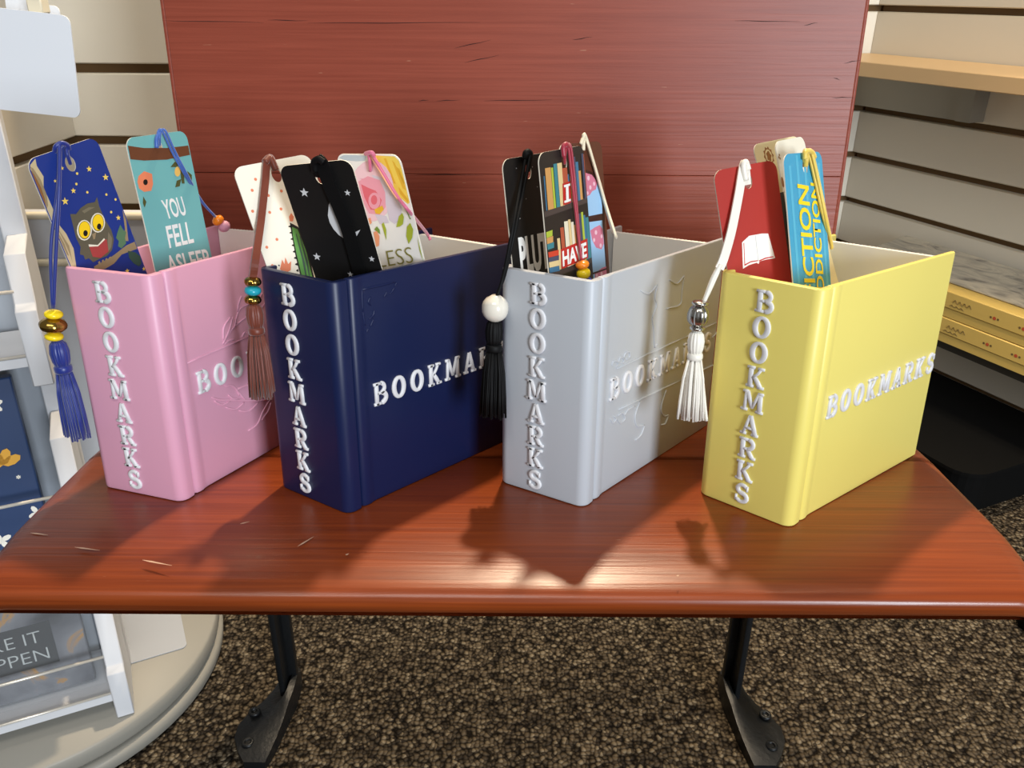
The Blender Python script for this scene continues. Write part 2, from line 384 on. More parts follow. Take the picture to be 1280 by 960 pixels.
# ------------------------------------------------------------------ the bench
bench = thing('school_bench', 'old red painted wooden school bench on black iron legs', 'bench', Matrix.Translation((0, .60, 0)))
BI = bench.matrix_world.inverted()
SEAM = .4752
nose = [(.352, -.0238), (.345, -.0228), (.3408, -.0205), (.3382, -.0175), (.3364, -.0140), (.3356, -.0110), (.3370, -.0084), (.3408, -.0064), (.347, -.0048), (.355, -.0031), (.364, -.0017), (.374, -.0007), (.384, 0)]
def half_w(y):
    if y >= .355: return .2648 + (y-.36)*.045 if y < .45 else .2688 - max(0, y-.47)*.03
    t = (.355-y)/.02; return .2646 - .008*min(1, t)**2.2
def plank(name, ys, front):
    # ys: list of (y, z_top); closed section across x with rounded ends
    xs_in = [0, .0008, .003, .007, .013]; xz = [-.012, -.0062, -.0026, -.0007, 0]
    mid = [-.8, -.6, -.4, -.2, 0, .2, .4, .6, .8]
    vs = []; rows = []
    for y, z in ys:
        w = half_w(y); row = []
        cols = [(-w+i, q) for i, q in zip(xs_in, xz)] + [(m*(w-.013), 0) for m in mid] + [(w-i, q) for i, q in zip(xs_in[::-1], xz[::-1])]
        for x, q in cols:
            row.append(len(vs)); vs.append((x, y, max(min(z, z+q), -.024)))
        rows.append(row)
    n = len(rows[0]); fs = []
    for a, b_ in zip(rows[:-1], rows[1:]):
        for i in range(n-1): fs.append((a[i], a[i+1], b_[i+1], b_[i]))
    # underside
    brow = []
    for y, z in ys:
        w = half_w(y); r = [len(vs), len(vs)+1]; vs.append((-w+.002, max(y, .343), -.0241)); vs.append((w-.002, max(y, .343), -.0241)); brow.append(r)
    for k in range(len(ys)-1): fs.append((brow[k][0], brow[k+1][0], brow[k+1][1], brow[k][1]))
    for k in range(len(ys)-1):
        fs.append((rows[k][0], rows[k+1][0], brow[k+1][0], brow[k][0])); fs.append((rows[k][-1], brow[k][1], brow[k+1][1], rows[k+1][-1]))
    fs.append(tuple(rows[0]) + (brow[0][1], brow[0][0])); fs.append(tuple(rows[-1]) + (brow[-1][1], brow[-1][0]))
    mb = MB(); mb.add(vs, fs, 0, True); o = mb.build(name, 'seat_wood', bench, BI @ SEAT)
    o.data.set_sharp_from_angle(angle=math.radians(50))
    return o
plank('seat_plank', nose + [(.405, 0), (SEAM-.0012, 0), (SEAM-.0005, -.0006), (SEAM-.0003, -.002)], True)
plank('seat_plank', [(SEAM+.0003, -.002), (SEAM+.0005, -.0006), (SEAM+.0012, 0), (.47, 0), (.52, 0), (.58, 0), (.62, 0), (.632, -.002), (.638, -.009)], False)
zs = [-.03, .0980, .1511, .42]
for z0, z1 in zip(zs[:-1], zs[1:]):
    b = MB(); b.box(-.2540, .2540, .660, .680, z0+.0001, z1-.0001, 0)
    me = bevel(b.mesh('backrest_board', ['back_wood'], BI @ SEAT), .0004, 1); link('backrest_board', me, bench)
for s in (-1, 1):     # painted edge strips capping the board ends
    b = MB(); b.box(s*.2535, s*.2570, .6605, .6795, -.03, .42); me = bevel(b.mesh('end_strip', ['back_wood'], BI @ SEAT), .0015, 2); link('end_strip', me, bench)
# drying cracks in the backrest paint: thin dark wedges standing in the surface
mat('crack_dark', (44, 14, 10), .9)
for x, z, l, a in [(-0.2564, 0.259, 0.0739, -0.009), (-0.1794, 0.26, 0.0291, -0.014), (-0.1504, 0.258, 0.1254, 0.01), (-0.044, 0.2418, 0.0277, 0.207), (-0.0365, 0.232, 0.026, 0.197), (-0.0718, 0.2049, 0.0079, 0.076), (-0.0585, 0.2049, 0.018, 0.039), (-0.0224, 0.2052, 0.0511, 0.016), (-0.0755, 0.1508, 0.0527, -0.006), (0.1601, 0.2614, 0.0478, -0.004), (0.2111, 0.2585, 0.0099, 0.223), (0.2441, 0.2331, 0.0123, 0.188), (0.2387, 0.209, 0.0168, 0.006), (0.043, 0.2478, 0.0142, 0.163), (0.2379, 0.2231, 0.0053, -0.328), (-0.1029, 0.0976, 0.0191, 0.005)]:
    cr = MB(); c, s_ = math.cos(a), math.sin(a)
    pts = [(x+c*l*t, .6598, z+s_*l*t+.0002*math.sin(9*t+x*40)) for t in (0, .2, .45, .7, 1)]
    w = [.00004, .00016, .00026, .00014, .00004]
    vs = [(p[0], p[1], p[2]+q) for p, q in zip(pts, w)] + [(p[0], p[1], p[2]-q) for p, q in zip(pts, w)]
    cr.add(vs, [(i, i+1, i+6, i+5) for i in range(4)])
    cr.build('paint_crack', 'crack_dark', bench, BI @ SEAT)
mat('scratch_pale', (206, 172, 146), .7)
for a, b_ in [((-0.1833, 0.354, 0.0), (-0.1667, 0.3492, -0.0)), ((-0.2226, 0.3653, 0.0), (-0.2083, 0.3624, 0.0)), ((-0.2524, 0.3788, 0.0), (-0.242, 0.3766, 0.0)), ((-0.1093, 0.3673, 0.0), (-0.1032, 0.3767, 0.0)), ((-0.0832, 0.3595, 0.0), (-0.0819, 0.361, 0.0)), ((0.0805, 0.3431, 0.0), (0.0818, 0.3438, 0.0)), ((-0.1455, 0.3891, 0.0), (-0.1411, 0.3917, 0.0))]:
    a, b_ = Vector(a), Vector(b_); n_ = Vector((-(b_-a).y, (b_-a).x, 0)).normalized(); vs = []
    for k, wd in ((0, .0001), (.3, .0006), (.6, .0004), (1, .0001)):
        q = a.lerp(b_, k); vs += [q+n_*wd+Vector((0, 0, .00006)), q-n_*wd+Vector((0, 0, .00006))]
    m = MB(); m.add(vs, [(0, 1, 3, 2), (2, 3, 5, 4), (4, 5, 7, 6)]); m.build('paint_scratch', 'scratch_pale', bench, BI @ SEAT)
def leg(s):
    b = MB(); z1 = .388
    for x0, x1, y0, y1, tp in ((.2290, .2520, .672, .681, 1), (.2375, .2435, .652, .690, .8)):
        q = [(x0, y0), (x1, y0), (x1, y1), (x0, y1)]
        cx = (x0+x1)/2; vs = []
        for z, k in ((.02, .95), (.09, .95), (.2, 1.0), (z1, 1.08)):
            vs += [(s*(cx+(x-cx)*k), y, z) for x, y in q]
        fs = [(i*4+j, i*4+(j+1) % 4, i*4+4+(j+1) % 4, i*4+4+j) for i in range(3) for j in range(4)] + [(0, 1, 2, 3), (12, 13, 14, 15)]
        b.add(vs, fs)
    me = bevel(b.mesh('leg', ['iron'], BI), .0012, 2); lg = link('leg', me, bench)
    f = MB()   # splayed foot casting
    secs = [(.700, .236, .250, .016), (.688, .230, .253, .024), (.672, .229, .255, .032), (.655, .229, .262, .030), (.640, .231, .272, .026), (.622, .233, .280, .020), (.605, .235, .279, .017), (.588, .238, .270, .014), (.578, .241, .262, .010)]
    vs = []
    for y, xi, xo, h in secs:
        xm = xi*.8+xo*.2
        vs += [(s*xi, y, .001), (s*xo, y, .001), (s*xo, y, min(h, .012)), (s*(xm*.75+xo*.25), y, min(h, .018)), (s*xm, y, h), (s*xi, y, h*.96)]
    fs = [(i*6+j, i*6+(j+1) % 6, i*6+6+(j+1) % 6, i*6+6+j) for i in range(len(secs)-1) for j in range(6)] + [tuple(range(6)), tuple(range(len(vs)-6, len(vs)))]
    f.add(vs, fs, 0, True); ft = f.build('foot', 'iron', lg, BI); ft.data.set_sharp_from_angle(angle=math.radians(45))
    for x, y, z in ((.266, .634, .016), (.263, .598, .0125)):
        q = MB(); q.lathe([(.0062, z), (.0062, z+.0025), (.0045, z+.0035), (.0030, z+.0028), (.0026, z-.001)], 14, BI @ Matrix.Translation((s*x, y, 0))); q.build('bolt_eye', 'iron', lg)
    p = MB(); p.box(s*.21, s*.262, .46, .690, -.036, -.0243); p.build('seat_bracket', 'iron', bench, BI @ SEAT)
leg(-1); leg(1)
b = MB(); b.box(-.235, .235, .672, .684, 0.34, 0.352); b.build('stretcher', 'iron', bench, BI)
for s in (-1, 1):
    b = MB(); b.box(s*.228, s*.245, .684, .694, .30, .62); b.build('back_support', 'iron', bench, BI)

# ------------------------------------------------------------------ left rack
rack = thing('spinner_rack', 'white wooden floor display rack on a round turntable base, left of the bench', 'display rack', Matrix.Translation((-.5335, .712, 0)))
b = MB(); b.lathe([(.196, .001), (.199, .004), (.200, .016), (.197, .019), (.190, .0195)], 72); b.build('turntable_base', 'base_cream_shaded', rack)
b = MB(); b.lathe([(.188, .0195), (.188, .0235), (.196, .0240), (.1975, .027), (.1975, .041), (.1955, .044), (.05, .0442)], 72); b.build('turntable_plate', 'base_cream_shaded', rack)
# rack frame: ra along the face to the right, rb out of the face, leaning back with height
RN = Vector((.428, -.904, 0)); RT = Vector((.904, .428, 0))
def RK(a, b_, z, lean=True):
    return RT*a + RN*(b_ - (.0955*(z-.0455) if lean else 0)) + Vector((0, 0, z))
def rbox(mb, a0, a1, b0, b1, z0, z1, mi=0):
    vs = [RK(a, b_, z) for z in (z0, z1) for a, b_ in ((a0, b0), (a1, b0), (a1, b1), (a0, b1))]
    mb.add(vs, [(0, 3, 2, 1), (4, 5, 6, 7), (0, 1, 5, 4), (1, 2, 6, 5), (2, 3, 7, 6), (3, 0, 4, 7)], mi)
b = MB(); rbox(b, -.098, .098, .060, .072, .045, .80); b.build('back_panel', 'grey_panel', rack)
b = MB(); rbox(b, .080, .099, .070, .098, .045, .80); me = bevel(b.mesh('upright', ['rack_white']), .001, 1); link('upright', me, rack)
b = MB(); rbox(b, -.099, -.080, .070, .098, .045, .80); me = bevel(b.mesh('upright', ['rack_white']), .001, 1); link('upright', me, rack)
tiers = [(.1115, .0455, .165), (.2875, .2085, .339), (.473, .394, .502)]
for rail, zb, zt in tiers:
    for a0, a1 in ((.083, .099), (-.099, -.083)):
        b = MB()
        prof = [(.090, zb), (.165, zb), (.166, rail-.014), (.158, rail-.010), (.150, zt), (.090, zt+.004)]
        vs = [RK(a, q, z) for a in (a0, a1) for q, z in prof]; n = len(prof)
        b.add(vs, [tuple(range(n)), tuple(range(2*n-1, n-1, -1))] + [(i, (i+1) % n, n+(i+1) % n, n+i) for i in range(n)])
        me = bevel(b.mesh('bracket', ['rack_white']), .001, 1); link('bracket', me, rack)
    b = MB(); rbox(b, -.083, .083, .086, .158, zb+.016, zb+.024); b.build('ledge', 'rack_white', rack)
    b = MB(); b.tube([RK(-.085, .155, rail), RK(.085, .155, rail)], .0016, 8); b.build('wire_rail', 'wire', rack)
    b = MB(); b.tube([RK(-.085, .158, zb+.0255), RK(.085, .158, zb+.0255)], .0014, 8); b.build('wire_rail', 'wire', rack)
b = MB(); b.lathe([(.03, .044), (.03, .70)], 20); b.build('pole', 'rack_white', rack)
RKM = rack.matrix_world

def rack_item(name, label, cat, a0, a1, zb, zt, b0, th, m):
    O = RKM @ RK((a0+a1)/2, b0, zb); Z = (RK(0, 0, 1)-RK(0, 0, 0)).normalized(); X = RT.normalized(); Y = Z.cross(X)
    M = Matrix((X, Y, Z)).transposed().to_4x4(); M.translation = O
    t = thing(name, label, cat, M); w = a1-a0
    b = MB(); b.box(-w/2, w/2, 0, th, 0, zt-zb); me = bevel(b.mesh('cover', [m]), .0012, 1); link('cover', me, t)
    return t, w, zt-zb
mat('notebook_blue', (46, 66, 104), .35); mat('print_gold', (226, 168, 60), .4); mat('print_white', (236, 232, 220), .5); mat('plaque_black', (20, 23, 25), .5); mat('plaque_text', (176, 182, 182), .5)
t, w, h = rack_item('notebook', 'dark blue notebook printed with gold and white flowers, in the left rack', 'notebook', -.075, .064, .2345, .395, .134, .012, 'notebook_blue')
Mp = Matrix.Rotation(math.pi/2, 4, 'X')
def petal_flower(mb, x, z, r, n, mi, y=-.0006):
    for k in range(n):
        a = math.pi*(k+.5)/n if n == 4 and mi == 0 else 2*math.pi*k/n+.4
        ca, sa = math.cos(a), math.sin(a); pts = []
        for q in range(8):
            u, v_ = .5+.5*math.cos(q*math.pi/4), .28*math.sin(q*math.pi/4)
            pts.append((x+r*(ca*u-sa*v_), y, z+r*(sa*u+ca*v_)))
        mb.add(pts, [tuple(range(8))], mi)
for x, z, r, n, mi in ((.047, .082, .016, 4, 0), (.040, .112, .009, 5, 1), (.052, .138, .008, 5, 1), (.063, .030, .008, 4, 1), (.02, .06, .008, 5, 1), (.0, .11, .016, 4, 0), (-.03, .07, .016, 4, 0), (-.02, .135, .009, 5, 1), (.03, .01, .009, 4, 1), (.056, .068, .002, 6, 1)):
    m = MB(); petal_flower(m, x, z, r, n, mi); m.build('printed_flower', ['print_gold', 'print_white'], t)
t, w, h = rack_item('desk_planner', 'grey and gold marbled planner with a black MAKE IT HAPPEN plaque', 'planner', -.074, .070, .0735, .205, .136, .010, 'marble_print')
m = MB(); m.box(-.06, .046, -.0008, .0, .033, .080); m.build('plaque', 'plaque_black', t)
for body, z0, z1, x0, x1 in (('MAKE IT', .0600, .0725, -.034, .036), ('HAPPEN', .0400, .0525, -.034, .039)):
    me = text_mesh('plaque_lettering', body, ['plaque_text'], -.012)
    for v in me.vertices: v.co = (x0+(x1-x0)*v.co.x, -.0012, z0+(z1-z0)*v.co.y)
    link('plaque_lettering', me, t)
t = thing('acrylic_pocket', 'clear acrylic pocket sheet in front of the marbled planner', 'acrylic sheet', RKM)
b = MB(); rbox(b, -.080, .080, .1385, .1400, .0700, .20); b.build('sheet', 'acrylic', t)
def flat_card(name, label, cat, pts, th, m, M=None):
    """a thin card through four points (top-left, top-right, bottom-right, bottom-left) with rounded corners"""
    P = [Vector(p) for p in pts]; o = P[3]; ex = (P[2]-P[3]); w = ex.length; ex.normalize(); ey = P[0]-P[3]; ey -= ex*ey.dot(ex); h = ey.length; ey.normalize(); ez = ex.cross(ey)
    Mx = Matrix((ex, ey, ez)).transposed().to_4x4(); Mx.translation = o + ex*w/2
    t = thing(name, label, cat, Mx)
    r = min(.006, w*.15); out = arc(w/2-r, h-r, r, r, 0, 90, 5)+arc(-w/2+r, h-r, r, r, 90, 180, 5)+arc(-w/2+r, r, r, r, 180, 270, 5)+arc(w/2-r, r, r, r, 270, 360, 5)
    b = MB(); b.prism(out, -th, 0); b.build('sheet', m, t)
    return t, w, h
flat_card('sign_card', 'large blank white sign card with rounded corners on top of the left rack', 'card', [(-0.4148, 0.66, 0.6888), (-0.3294, 0.66, 0.6782), (-0.3308, 0.66, 0.6077), (-0.4276, 0.66, 0.6176)], .0012, 'paper_white')
flat_card('price_card', 'small blank white card with a wooden clip behind the large sign card', 'card', [(-0.3706, 0.69, 0.6871), (-0.3458, 0.69, 0.6844), (-0.3461, 0.69, 0.6671), (-0.375, 0.69, 0.6692)], .0012, 'paper_white')
t, _, _ = flat_card('label_card', 'narrow blank white card behind the sign card at the left edge', 'card', [(-0.3871, 0.7, 0.6912), (-0.3684, 0.7, 0.6875), (-0.3703, 0.7, 0.6723), (-0.3914, 0.7, 0.6744)], .0012, 'paper_white')
t = thing('wooden_clip', 'pale wooden clip block gripping the sign card top', 'clip', Matrix.Translation((-0.3508, 0.672, 0.6805)))
b = MB(); b.box(-.0055, .0055, -.006, .006, 0, .012); me = bevel(b.mesh('block', ['rack_cream']), .001, 1); link('block', me, t)
b = MB(); b.tube([(-.047, .0, -.004), (-.053, -.004, .03)], .007, 10); b.build('dowel', 'rack_cream', t)
t, _, _ = flat_card('paper_sheet', 'blank white sheet lying on the round rack base under the bench', 'paper', [(-0.4951, 0.7879, 0.0455), (-0.4146, 0.8156, 0.0455), (-0.3544, 0.6984, 0.0455), (-0.4102, 0.6704, 0.0455)], .0008, 'sheet_grey')
# the pale pocket board standing behind the rack
t = thing('pocket_board', 'pale grey pocket board with two cream lips, behind the owl bookmark', 'display board', Matrix.Translation((-.48, .926, 0)))
b = MB(); out = arc(-.120+.012, .470-.012, .012, .012, 90, 180, 6) + [(-.120, .001), (.10, .001), (.10, .470)]
b.prism(out, -.008, .008, 0, Mp); b.build('board', 'rack_white', t)
for z in (.470, .416):
    lp = MB(); lp.tube(smooth_path([(-.070, -.010, z-.012), (-.066, -.012, z-.004), (-.054, -.013, z-.002), (.02, -.013, z-.002), (.10, -.013, z-.002)], 5), .0045, 8); lp.build('lip', 'rack_cream', t)

# ------------------------------------------------------------------ bookmark holders shaped like books
BW, BD = .0580, .1434
SPLAY_F, SPLAY_B = .11354, .03542     # the covers open outwards from the spine
BOOKS = {'pink': (-.1838, .4108, 19.3, .1299, (218, 160, 184), .0262), 'blue': (-.0886, .3983, 35.6, .1300, (16, 28, 68), .0240),
         'silver': (.0408, .4074, 33.4, .1293, (184, 189, 196), .0254), 'yellow': (.1492, .3869, 44.1, .1308, (236, 220, 118), .0280)}
HOLD = {'pink': 'pink book shaped bookmark holder, leftmost, with leaf relief on its cover', 'blue': 'navy blue book shaped bookmark holder with white letters',
        'silver': 'light grey book shaped bookmark holder with scroll relief on its cover', 'yellow': 'yellow book shaped bookmark holder at the right end'}
EMB = {'pink': [[(0.0184, 0.0772), (0.0673, 0.0785)], [(0.053, 0.0499), (0.0686, 0.0493)], [(0.0461, 0.0801), (0.0548, 0.0867), (0.0686, 0.0913)], [(0.0461, 0.0801), (0.0521, 0.0864), (0.0559, 0.0934)], [(0.0561, 0.0863), (0.0596, 0.0934), (0.0633, 0.097), (0.0716, 0.0977)], [(0.0601, 0.0958), (0.0624, 0.1007), (0.065, 0.1041)], [(0.0477, 0.0801), (0.0518, 0.0806), (0.0551, 0.0801)], [(0.0612, 0.0797), (0.0644, 0.0824)], [(0.0326, 0.0519), (0.0405, 0.0475), (0.0533, 0.0428), (0.0682, 0.0369), (0.0791, 0.034)], [(0.0342, 0.0493), (0.0399, 0.0445), (0.0461, 0.0449)], [(0.0423, 0.0421), (0.0498, 0.0382), (0.0571, 0.0398)], [(0.0523, 0.0362), (0.0604, 0.0331), (0.0687, 0.0355)], [(0.0437, 0.0552), (0.0495, 0.0532), (0.0529, 0.0489), (0.0537, 0.0454)], [(0.0454, 0.0489), (0.0483, 0.0457), (0.0534, 0.0431)], [(0.0529, 0.0494), (0.0557, 0.0447), (0.058, 0.0414)], [(0.0791, 0.034), (0.0714, 0.0279), (0.066, 0.0221), (0.0577, 0.0209)], [(0.0699, 0.0233), (0.0765, 0.027), (0.0795, 0.0316)], [(0.0468, 0.0824), (0.0486, 0.0894), (0.0547, 0.0942)], [(0.0686, 0.0913), (0.0756, 0.0955), (0.0823, 0.102)], [(0.0707, 0.0915), (0.0779, 0.0918), (0.0843, 0.0954)]], 'blue': [[(0.0201, 0.1228), (0.0421, 0.1227)], [(0.0201, 0.1228), (0.0198, 0.1111)], [(0.0198, 0.1111), (0.0209, 0.1032)], [(0.0255, 0.118), (0.0239, 0.1156), (0.0252, 0.1133)], [(0.0271, 0.1105), (0.0266, 0.1079), (0.0235, 0.1063)], [(0.0263, 0.1056), (0.0252, 0.1036), (0.0241, 0.1023)], [(0.023, 0.1014), (0.0222, 0.1004), (0.0213, 0.0997)], [(0.0437, 0.1224), (0.0428, 0.1214), (0.0418, 0.1206)], [(0.0414, 0.1199), (0.04, 0.1179), (0.038, 0.117)], [(0.0362, 0.1186), (0.0353, 0.117), (0.0341, 0.1162)]], 'silver': [[(0.0291, 0.0745), (0.1075, 0.074)], [(0.1075, 0.074), (0.1473, 0.074)], [(0.0336, 0.0486), (0.107, 0.0457)], [(0.107, 0.0457), (0.1533, 0.0439)], [(0.0494, 0.1148), (0.0593, 0.1111), (0.0675, 0.1147)], [(0.0675, 0.1147), (0.0662, 0.1074), (0.0684, 0.1028), (0.0644, 0.0957)], [(0.0644, 0.0957), (0.0678, 0.0867), (0.0696, 0.0765)], [(0.0696, 0.0765), (0.0723, 0.0783)], [(0.0808, 0.1151), (0.0907, 0.1109), (0.0984, 0.1143)], [(0.0984, 0.1143), (0.0976, 0.1047), (0.0964, 0.0969), (0.0799, 0.098)], [(0.0249, 0.0775), (0.0257, 0.0796), (0.0297, 0.0788), (0.031, 0.0764), (0.028, 0.076)], [(0.0309, 0.0776), (0.0326, 0.0801), (0.0357, 0.0792), (0.0366, 0.0766), (0.034, 0.0764)], [(0.0358, 0.078), (0.0375, 0.0811), (0.0417, 0.0812), (0.0426, 0.078), (0.039, 0.0772)], [(0.0572, 0.0468), (0.0526, 0.0387), (0.0556, 0.0312), (0.0641, 0.029)], [(0.0641, 0.029), (0.061, 0.0235), (0.0543, 0.0223)], [(0.0874, 0.0447), (0.0829, 0.0342), (0.0875, 0.0271), (0.093, 0.0262)], [(0.093, 0.0262), (0.0896, 0.0212), (0.0845, 0.0222)], [(0.0257, 0.0456), (0.0291, 0.042), (0.0321, 0.0435), (0.0293, 0.046)], [(0.0319, 0.0442), (0.0365, 0.0396), (0.0417, 0.0404), (0.038, 0.0453), (0.0335, 0.0449)], [(0.0404, 0.0427), (0.0443, 0.0451), (0.0519, 0.0453)], [(0.1435, 0.0646), (0.1515, 0.0668), (0.1608, 0.0632)]]}
mat('page_white', (238, 236, 230), .5)
BM = {}
def book(key):
    x, y, a, h, rgb, uc = BOOKS[key]; a = math.radians(a)
    X = Vector((math.cos(a), -math.sin(a), 0)); O = Vector((x, y, .0002)) - X*BW
    M = SEAT @ Matrix.Translation(O) @ Matrix.Rotation(-a, 4, 'Z'); BM[key] = M
    t = thing('bookmark_holder', HOLD[key], 'bookmark holder', M, 'book shaped bookmark holders')
    cm = 'cover_'+key; mat(cm, rgb, .40, spec=.4)
    w, d, r = BW, (.1500 if key == 'silver' else BD), .0060
    sp = [(.0, .0095)] + arc(r, r, r, r, 180, 270, 6) + arc(w-r, r, r, r, 270, 360, 6) + [(w, .0095), (w-.0012, .0107), (w-.0046, .0107), (w-.0046, .0046), (.0046, .0046), (.0046, .0107), (.0012, .0107)]
    b = MB(); b.prism(sp, 0, h); me = bevel(b.mesh('spine', [cm]), .0011, 2, 60); spine = link('spine', me, t)
    co = [(w-.0036, .0109), (w-.0020, .0113), (w-.0006, .0125), (w-.0002, .0145), (w-.0003, .0170), (w-.0010, .0190), (w-.0014, .0215), (w-.0014, d-.0016), (w-.0022, d-.0002), (w-.0036, d-.0002), (w-.0045, d-.0014), (w-.0045, .0109)]
    def swing(p, u0, an):
        du, dv = p[0]-u0, p[1]-.0109; return (u0+du*math.cos(an)+dv*math.sin(an), .0109-du*math.sin(an)+dv*math.cos(an))
    cf = [swing(p, w-.0014, SPLAY_F) for p in co]; cb = [swing((w-u, v), .0014, -SPLAY_B) for u, v in co[::-1]]
    b = MB(); b.prism(cf, 0, h); me = bevel(b.mesh('front_cover', [cm]), .0011, 2, 60); front = link('front_cover', me, t)
    b = MB(); b.prism(cb, 0, h); me = bevel(b.mesh('back_cover', [cm]), .0011, 2, 60); link('back_cover', me, t)
    # white page block: floor and ridged fore edge
    def ul(v): return .0047 - math.tan(SPLAY_B)*(v-.0109)
    def ur(v): return w-.0047 + math.tan(SPLAY_F)*(v-.0109)
    v1, v2 = d-.0150, d-.0115
    b = MB(); b.prism([(.0047, .0046), (w-.0047, .0046), (ur(v1), v1), (ul(v1), v1)], .0015, .0045)
    n = 56; poly = [(ul(v1), v1), (ur(v1), v1)]
    for i in range(n+1): poly.append((ur(v2)+(ul(v2)-ur(v2))*i/n, v2+(.0009 if i % 2 else 0)))
    b.prism(poly, .0015, h-.0022); b.build('page_block', 'page_white', t)
    lh = .0114; lw = lh*1.02
    for i, ch in enumerate('BOOKMARKS'):
        o = link('letter', letter_mesh(ch), spine); z = .1132 - i*.01365 - (.1300-h)
        o.matrix_local = Matrix.Translation((uc, 0.00005, z)) @ Matrix.Rotation(math.pi/2, 4, 'X') @ Matrix.Diagonal((lw, lh, .0070, 1))
    lh = .0128; vpos = [0.028, 0.0413, 0.0547, 0.068, 0.0824, 0.0965, 0.1099, 0.1232, 0.1366]
    sf, cf_ = math.sin(SPLAY_F), math.cos(SPLAY_F)
    cov = Matrix(((sf, 0, cf_, w-.00145-.0109*sf), (cf_, 0, -sf, .0109-.0109*cf_), (0, 1, 0, 0), (0, 0, 0, 1)))
    for i, ch in enumerate('BOOKMARKS'):
        o = link('letter', letter_mesh(ch), front)
        o.matrix_local = cov @ Matrix.Translation((vpos[i], .0570, 0)) @ Matrix.Diagonal((lh*.88, lh, .0070, 1))
    if key in EMB:
        e = MB()
        for pts in EMB[key]:
            pp = [Vector((p[0], p[1], 0)) for p in pts]; pp = smooth_path(pp, 5) if len(pp) > 2 else [pp[0]+(pp[1]-pp[0])*k/6 for k in range(7)]
            k = len(pp)
            stroke(e, [(p.x, p.y) for p in pp], [.00022+.00040*math.sin(math.pi*min(1, max(0, i/(k-1))))**.6 for i in range(k)], .0006 if key != 'blue' else .0005)
        e.build('embossed_ornament', cm, front, cov)
    return t
for k in BOOKS: book(k)

# ------------------------------------------------------------------ bookmarks
POSE = {'owl': (-0.2315, 0.4408, 0.1897, 1.0902, 0.0423, 0.2036, 0.0425, 0.1772), 'teal': (-0.1978, 0.4791, 0.1938, 1.155, 0.0751, 0.029, 0.044, 0.1817), 'cactus': (-0.1301, 0.4604, 0.182, 0.7173, 0.3497, 0.1035, 0.046, 0.1795), 'moon': (-0.0994, 0.4252, 0.1848, -0.2774, -0.2364, 0.1263, 0.0413, 0.1765), 'flower': (-0.0779, 0.4545, 0.1862, -0.5439, -0.2407, 0.0539, 0.0445, 0.1784), 'plut': (0.0078, 0.462, 0.1854, 0.9006, 0.1145, 0.0285, 0.0444, 0.174), 'shelf': (0.0251, 0.4492, 0.19, 0.9441, 0.1178, 0.0259, 0.0436, 0.1787), 'window': (0.0374, 0.4797, 0.1907, 0.9294, 0.1397, -0.0234, 0.044, 0.1799), 'red': (0.1211, 0.4473, 0.1826, 0.4132, 0.2486, 0.1062, 0.0408, 0.1749), 'fiction': (0.1527, 0.4537, 0.1885, 0.7795, 0.2374, -0.0296, 0.0416, 0.1811), 'cream': (0.1518, 0.5001, 0.1912, 0.6169, 0.4078, 0.0828, 0.0427, 0.1941), 'pale': (0.1536, 0.4813, 0.1933, 0.8488, 0.3137, 0.0227, 0.0381, 0.1903), 'black': (0.1376, 0.4553, 0.166, 0.5632, 0.2486, 0.085, 0.04, 0.155)}
mat('card_edge', (232, 226, 210), .6)
CM = {}
def card(key, label, face, edge='card_edge', hole=None, r=.0055):
    cx, cy, cz, ya, le, ro, W, L = POSE[key]
    ex = Vector((math.cos(ya), math.sin(ya), 0)); back = Vector((-math.sin(ya), math.cos(ya), 0)); up = Vector((0, 0, 1))*math.cos(le) + back*math.sin(le)
    ax = ex*math.cos(ro) + up*math.sin(ro); ay = -ex*math.sin(ro) + up*math.cos(ro); az = ax.cross(ay)
    Ms = Matrix((ax, ay, az)).transposed().to_4x4(); Ms.translation = Vector((cx, cy, cz)) - ay*L
    t = thing('bookmark', label, 'bookmark', SEAT @ Ms, 'bookmarks in the holders'); CM[key] = (Ms, W, L)
    out = arc(W/2-r, L-r, r, r, 0, 90, 6)+arc(-W/2+r, L-r, r, r, 90, 180, 6)+arc(-W/2+r, r, r, r, 180, 270, 6)+arc(W/2-r, r, r, r, 270, 360, 6)
    th = .0007; bm = bmesh.new()
    def loop(pts, z):
        vs = [bm.verts.new((x, y, z)) for x, y in pts]; return vs, [bm.edges.new((vs[i], vs[(i+1) % len(vs)])) for i in range(len(vs))]
    hp = None
    if hole: hp = arc(hole[0], L+hole[1], .0028, .0040, 0, 345, 23)
    loops = []
    for z, mi in ((0, 0), (-th, 2)):
        v1, e1 = loop(out, z); es = list(e1); hv = None
        if hp: hv, e2 = loop(hp, z); es += e2
        g = bmesh.ops.triangle_fill(bm, use_beauty=True, use_dissolve=False, edges=es)
        for f in g['geom']:
            if isinstance(f, bmesh.types.BMFace): f.material_index = mi
        loops.append((v1, hv))
    for k in (0, 1):
        A, B = loops[0][k], loops[1][k]
        if A:
            for i in range(len(A)):
                f = bm.faces.new((A[i], A[(i+1) % len(A)], B[(i+1) % len(B)], B[i])); f.material_index = 1
    bmesh.ops.recalc_face_normals(bm, faces=bm.faces)
    me = bpy.data.meshes.new('card'); bm.to_mesh(me); bm.free()
    for m in (face, edge, edge): me.materials.append(MATS[m])
    global CUR
    CUR = link('card', me, t)
    return t, W, L
def seat_part(mb, name, mats, root, key, sub=None):
    return mb.build(name, mats, root, CM[key][0].inverted())
def art(root, L, name, layers):
    """flat print on the card face: layers = [(material, [polygon, ...])], each layer a hair above the last"""
    m = MB(); names = []
    for i, (mn, polys) in enumerate(layers):
        if mn not in names: names.append(mn)
        for p in polys: m.poly([(x, L+y) for x, y in p], .00006+.00003*i, names.index(mn))
    return m.build(name, names, CUR)
